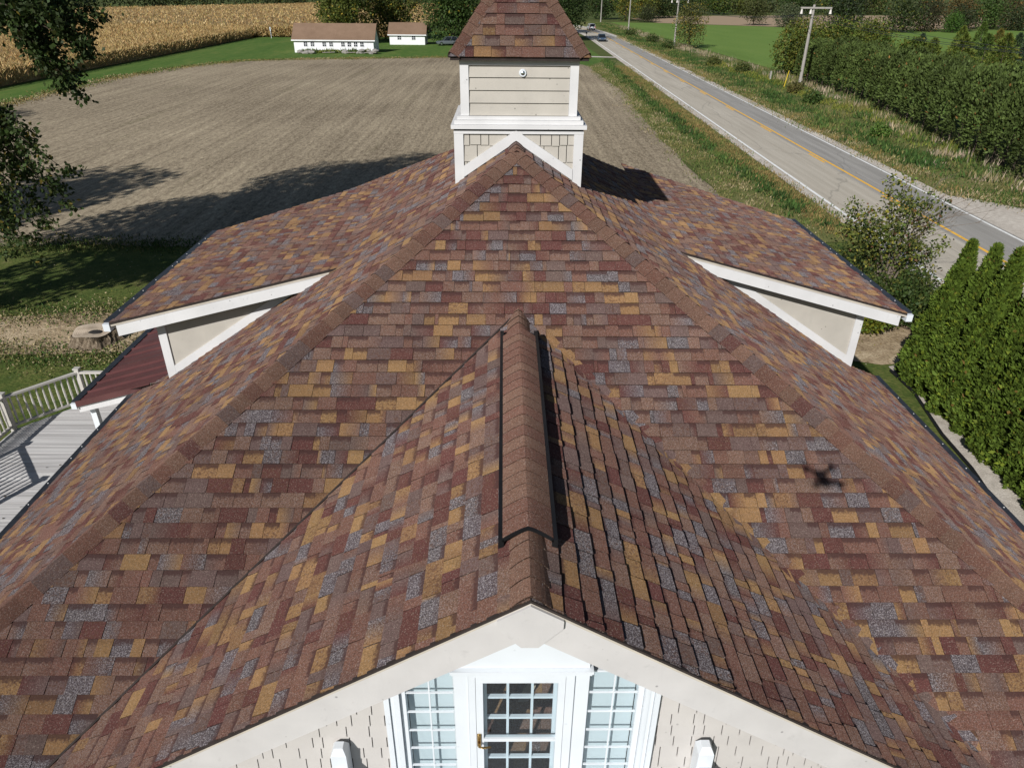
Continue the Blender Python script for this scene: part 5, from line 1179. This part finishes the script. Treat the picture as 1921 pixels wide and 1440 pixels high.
# ---- cars
def car(label, loc, rz, paint_c, L=4.7, Wd=1.85, Hh=1.72, suv=True):
    t = thing('parked_car' if 'parked' in label else 'car', label, 'car', (*loc, .046), rz)
    mp = NT('car_paint', .25, .5).base(paint_c).m; h2 = L/2; bt = .30; sh_ = Hh*.56
    prof = [(-h2, .38), (-h2+.05, sh_*.92), (-h2+.18, sh_), (h2-1.25, sh_), (h2-.35, sh_*.86), (h2-.05, sh_*.70), (h2, .42), (h2-.12, bt), (-h2+.1, bt)]
    bm = bmesh.new(); prism(bm, [(x, -Wd/2, z) for x, z in prof], (0, Wd, 0)); bmesh.ops.bevel(bm, geom=list(bm.edges), offset=.05, segments=2, affect='EDGES', profile=.6); body = bm_obj('body', bm, mp, t, smooth=True)
    r0, r1 = (-h2+.12, h2-1.25) if suv else (-h2+.75, h2-1.30); tr0, tr1 = (-h2+.45, h2-2.05) if suv else (-h2+1.35, h2-2.05); zz0, zz1 = sh_-.01, Hh-.06
    bm = bmesh.new(); lo = [(r0, -Wd/2+.06), (r1, -Wd/2+.06), (r1, Wd/2-.06), (r0, Wd/2-.06)]; hi = [(tr0, -Wd/2+.22), (tr1, -Wd/2+.22), (tr1, Wd/2-.22), (tr0, Wd/2-.22)]
    a = [bm.verts.new((x, y, zz0)) for x, y in lo]; b = [bm.verts.new((x, y, zz1)) for x, y in hi]
    for i in range(4): bm.faces.new((a[i], a[(i+1) % 4], b[(i+1) % 4], b[i]))
    bm.faces.new(b); bm_obj('window', bm, NT('car_glass', .08, .6).base((.012, .014, .017)).m, t)
    bm = bmesh.new(); prism(bm, [(tr0-.05, -Wd/2+.19, zz1+.002), (tr1+.05, -Wd/2+.19, zz1+.002), (tr1+.05, Wd/2-.19, zz1+.002), (tr0-.05, Wd/2-.19, zz1+.002)], (0, 0, .055)); bm_obj('roof', bm, mp, t)
    bm = bmesh.new()
    for s in (-1, 1):
        for (x0, x1) in ((r0, tr0), (r1, tr1), ((r0+r1)/2, (tr0+tr1)/2)): bar(bm, (x0, s*(Wd/2-.055), zz0), (x1, s*(Wd/2-.215), zz1), .09, .05, (0, 1, 0))
    bm_obj('pillar', bm, mp, t)
    for x in (-h2+.9, h2-.9):
        for s in (-1, 1):
            bm = bmesh.new(); bmesh.ops.create_cone(bm, cap_ends=True, segments=20, radius1=.35, radius2=.35, depth=.24, matrix=Matrix.Translation((x, s*(Wd/2-.11), .35)) @ Matrix.Rotation(PI/2, 4, 'X')); wl = bm_obj('wheel', bm, M_BLACK, t)
            bm = bmesh.new(); bmesh.ops.create_cone(bm, cap_ends=True, segments=16, radius1=.21, radius2=.19, depth=.03, matrix=Matrix.Translation((x, s*(Wd/2+.02), .35)) @ Matrix.Rotation(-s*PI/2, 4, 'X')); o = bm_obj('rim', bm, M_CHROME, None); o.parent = wl
    for s in (-1, 1):
        bm = bmesh.new(); y = s*(Wd/2-.28); box(bm, h2-.10, h2+.012, y-.2, y+.2, sh_*.66, sh_*.80); bm_obj('headlight', bm, M_CHROME, t)
        bm = bmesh.new(); y = s*(Wd/2-.16); box(bm, -h2-.012, -h2+.1, y-.11, y+.11, sh_*.70, sh_*1.0); bm_obj('taillight', bm, NT('red_lens', .3).base((.45, .02, .02)).m, t)
    for x, q in ((h2-.03, 'bumper'), (-h2-.0, 'bumper')):
        bm = bmesh.new(); box(bm, x-.06, x+.06, -Wd/2+.05, Wd/2-.05, .33, .50); bm_obj(q, bm, M_GUARD, t)
    return t
car('white car driving away on the far stretch of road', (25.6, 233), PI/2-RA+.09, (.78, .78, .78))
car('dark blue grey car coming toward the house in tree shade', (22.6, 182), -PI/2-RA, (.06, .09, .14), 4.6, 1.8, 1.5, False)
car('dark parked car under the round tree by the garage', (-11.8, 164.8), PI+.25, (.10, .115, .12), 4.6, 1.85, 1.65)

# ---- the camera drone itself: it throws the small shadow on the shingles
dr = thing('drone', 'small grey camera drone casting its shadow on the right side of the roof', 'drone', (0.0, -.17, H+.06))
M_DRONE = paint('drone_shell', (.32, .33, .34), .5)
bm = bmesh.new(); box(bm, -.055, .055, -.13, .10, -.03, .045); bmesh.ops.bevel(bm, geom=list(bm.edges), offset=.018, segments=2, affect='EDGES'); bm_obj('body', bm, M_DRONE, dr)
bm = bmesh.new(); box(bm, -.03, .03, .08, .125, -.055, -.005); bm_obj('gimbal', bm, M_BLACK, dr)
for sx in (-1, 1):
    for sy, yy in ((-1, -.10), (1, .07)):
        mx, my = sx*.145, yy+sy*.06; bm = bmesh.new(); tube(bm, [(sx*.04, yy, .02), (mx, my, .035)], [.024, .019], 8); arm = bm_obj('arm', bm, M_DRONE, dr)
        bm = bmesh.new(); tube(bm, [(mx, my, .0), (mx, my, .06)], .026, 10); o = bm_obj('motor', bm, M_BLACK, None); o.parent = arm
        bm = bmesh.new(); a = random.uniform(0, PI); bar(bm, (mx-.11*math.cos(a), my-.11*math.sin(a), .068), (mx+.11*math.cos(a), my+.11*math.sin(a), .068), .022, .003); o = bm_obj('rotor_blade', bm, M_BLACK, None); o.parent = arm
dr.scale = (1.05, 1.15, 1.2)
